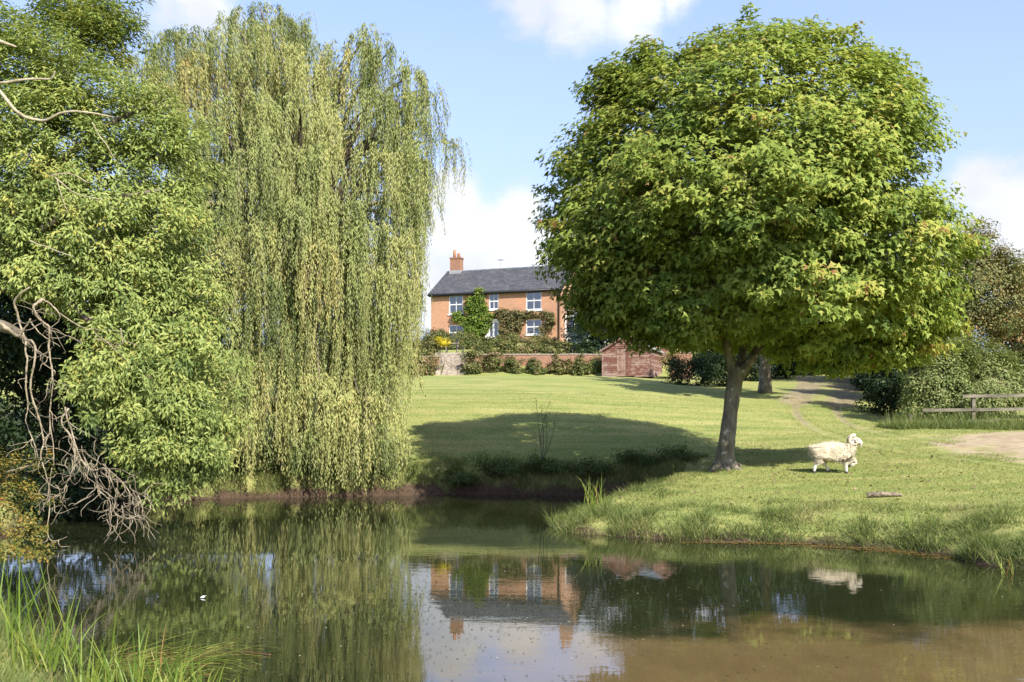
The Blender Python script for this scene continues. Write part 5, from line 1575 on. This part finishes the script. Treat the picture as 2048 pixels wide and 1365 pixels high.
# grass stems bent down into the water beside the irises
n = 150
B = np.stack([rng.uniform(-3.7, -2.7, n), rng.uniform(8.3, 9.4, n), rng.uniform(-.02, .06, n)], 1)
D = np.stack([rng.uniform(.5, 1.2, n), rng.normal(.1, .35, n), rng.uniform(.05, .35, n)], 1)
V, Fc, li = strips_geo(B, D, rng.uniform(.25, .75, n), rng.uniform(.006, .014, n), rng.uniform(.1, .5, n))
V[:, 2] = np.maximum(V[:, 2], .004 + .01 * rng.random(len(V)))
tag(obj('bent_grass', V, Fc, M['reed'], tint=np.clip(rng.normal(.68, .2, n), 0, 1)[li]), 'yellow and orange grass stems bent over into the water', 'grass', kind='stuff')


# ------------------------------------------------------------------ grasses
def scatter(n, x0, x1, y0, y1, keep):
    X, Y = rng.uniform(x0, x1, n), rng.uniform(y0, y1, n)
    s = pond_dist(X, Y)
    m = keep(X, Y, s)
    X, Y, s = X[m], Y[m], s[m]
    return X, Y, s, ground_z(X, Y)


def grass(name, label, X, Y, Z, H, W, mat, mu, sdv, lean=.35, D=None):
    B = np.stack([X, Y, Z - .01], 1)
    V, Fc = blades_geo(B, H, W, lean, 0, D)
    tint = np.clip(mu + rng.normal(0, sdv, len(X)), 0, 1)
    o = obj(name, V, Fc, M[mat], tint=np.repeat(tint, 3))
    tag(o, label, 'grass', kind='stuff')
    return o


# long grass on the overhanging right bank, thinning out towards the lawn
X, Y, s, Z = scatter(170000, .3, 11, 13.5, 26, lambda X, Y, s: (s > -.03) & (s < 2.3) & (rng.random(len(s)) < np.clip(1.25 - s / 2.2, 0, 1)))
pn = lump(X * .7, Y * .7)
H = (.10 + .22 * np.exp(-s / .8)) * rng.uniform(.5, 1.3, len(X)) * (1 + .25 * pn)
tuft = np.clip(lump(X * 2.1 + 3, Y * 2.1) * .6 + .6, 0.15, 1.5)
dry = np.clip(lump(X * .9 + 5, Y * .9 + 2), 0, 1)
grass('bank_grass', 'long rough grass hanging over the edge of the right bank', X, Y, Z, np.clip(H * tuft, .03, .5), .013, 'blade', .36 + .28 * dry, .2, .75)
# far bank fringe
X, Y, s, Z = scatter(150000, -11, 5.5, 26, 32.5, lambda X, Y, s: (s > .12) & (s < 2.0) & (Y - 24 > (X - 0) * .9) & (rng.random(len(s)) < np.clip(1.2 - s / 1.9, 0, 1)))
H = (.08 + .22 * np.exp(-(s - .4) ** 2 / .5)) * rng.uniform(.4, 1.3, len(X))
H *= np.clip(lump(X * 2.1 + 3, Y * 2.1) * .7 + .7, 0.15, 1.6)
grass('bank_grass', 'rough grass fringe along the far bank', X, Y, Z, H, .016, 'blade', .48, .2, .5)
X, Y, s, Z = scatter(44000, -11, 5, 26.5, 31, lambda X, Y, s: (s > -.05) & (s < .35) & (Y - 25 > X * .8))
grass('dry_stalks', 'reddish dry stalks along the waterline of the far bank', X, Y, Z, rng.uniform(.06, .28, len(X)), .014, 'dry_stem', .45, .2, .6)
# lawn
X, Y, s, Z = scatter(420000, -5, 17, 16, 44, lambda X, Y, s: (s > .9) & (np.abs(np.abs(line_dist(X, Y, TRACK)) - .85) > .2) & (np.exp(-(((X - 16.4) / 4.4) ** 2 + ((Y - 27.4) / 5.4) ** 2) ** 1.8) + .3 * lump(X * .8, Y * .8) < .38) & (rng.random(len(s)) < np.clip(34 / Y - .55, .12, 1)) & (np.abs(X) / Y < .56))
print('lawn blades', len(X))
grass('lawn_grass', 'short mown grass of the lawn around the maple', X, Y, Z, rng.uniform(.022, .06, len(X)), .016, 'lawn_blade', .45, .17, .6)
# leaves dropped by the maple
n = 650
a_, r_ = rng.uniform(0, 6.283, n), 6.5 * np.sqrt(rng.random(n))
X, Y = 5.6 + r_ * np.cos(a_), 25.8 + r_ * np.sin(a_)
m_ = pond_dist(X, Y) > .6
X, Y = X[m_], Y[m_]
n = len(X)
C = np.stack([X, Y, ground_z(X, Y) + .035], 1)
V, Fc, li = leaves_geo(C, rand_dir(n) * [1, 1, .2], np.tile([0., 0, 1], (n, 1)) + rng.normal(0, .3, (n, 3)), rng.uniform(.05, .11, n), .07)
tag(obj('fallen_leaves', V, Fc, M['dry_stem'], tint=np.clip(rng.normal(.6, .25, n), 0, 1)[li]), 'brown fallen leaves scattered on the grass under the maple', 'leaves', kind='stuff')
# near left bank
X, Y, s, Z = scatter(60000, -7.5, -1.6, 6.6, 13.5, lambda X, Y, s: (s > -.05) & (s < 1.8) & (X / Y > -.62))
grass('bank_grass', 'fine green grass on the near left bank', X, Y, Z, rng.uniform(.04, .24, len(X)), .006, 'blade', .34, .2, .6)
# weeds at the foot of the hedge
X, Y, s, Z = scatter(26000, 13.3, 22, 34.3, 36.6, lambda X, Y, s: s > 0)
grass('rough_grass', 'rough green weeds along the foot of the rail fence', X, Y, Z, rng.uniform(.06, .34, len(X)) * (1 + 1.2 * (rng.random(len(X)) < .12)), .02, 'blade', .42, .16, .5)
# yellowish scum along the right waterline
a = POND[(POND[:, 0] > 3.2) & (POND[:, 0] < 7.0) & (POND[:, 1] < 19) & (POND[:, 1] > 15.5)]
n = 2600
k = rng.integers(0, len(a), n)
C = np.stack([a[k, 0] + rng.normal(0, .25, n), a[k, 1] - .02 - np.abs(rng.normal(0, .10, n)) - .12 * np.abs(np.sin(a[k, 0] * 3.1)), np.full(n, .006) + rng.random(n) * .004], 1)
V, Fc, li = leaves_geo(C, rand_dir(n) * [1, 1, .05], np.tile([0., 0, 1], (n, 1)) + rng.normal(0, .08, (n, 3)), rng.uniform(.02, .06, n), .022)
tag(obj('algae_scum', V, Fc, M['algae'], tint=rng.random(n)[li]), 'orange algae scum along the right waterline', 'algae', kind='stuff')
# fallen leaves and duckweed on the water
n = 5200
X, Y = np.empty(n), np.empty(n)
h = n // 2
X[:h] = rng.normal(-.6, 1.6, h)
Y[:h] = rng.normal(12.2, 1.5, h)
X[h:] = rng.uniform(-9, 8, n - h)
Y[h:] = 8 + 21 * rng.random(n - h) ** 1.2
m_ = pond_dist(X, Y) < -.1
X, Y = X[m_], Y[m_]
n = len(X)
C = np.stack([X, Y, np.full(n, .005) + rng.random(n) * .004], 1)
V, Fc, li = leaves_geo(C, rand_dir(n) * [1, 1, .03], np.tile([0., 0, 1], (n, 1)) + rng.normal(0, .05, (n, 3)), rng.uniform(.012, .045, n), rng.uniform(.008, .022, n))
tag(obj('floating_leaves', V, Fc, M['float_leaf'], tint=np.clip(rng.normal(.4, .25, n), 0, 1)[li]), 'small leaves and specks of weed floating on the pond', 'leaves', kind='stuff')
fp = P(405, 1197, 4260 / (1197 - 849))
ft = thing('feather', 'white feather floating on the water before the willow reflection', 'feather', (fp[0], fp[1], .006))
for d, l in (((1, .25, .35), .075), ((1, -.1, .12), .06)):
    d = np.array(d) / np.linalg.norm(d)
    V, Fc, li = leaves_geo(np.array([[fp[0] - .03, fp[1], .008]]), d[None], np.array([[0, -.6, .8]]), l, .02)
    obj('vane', V, Fc, M['feather'], ft)
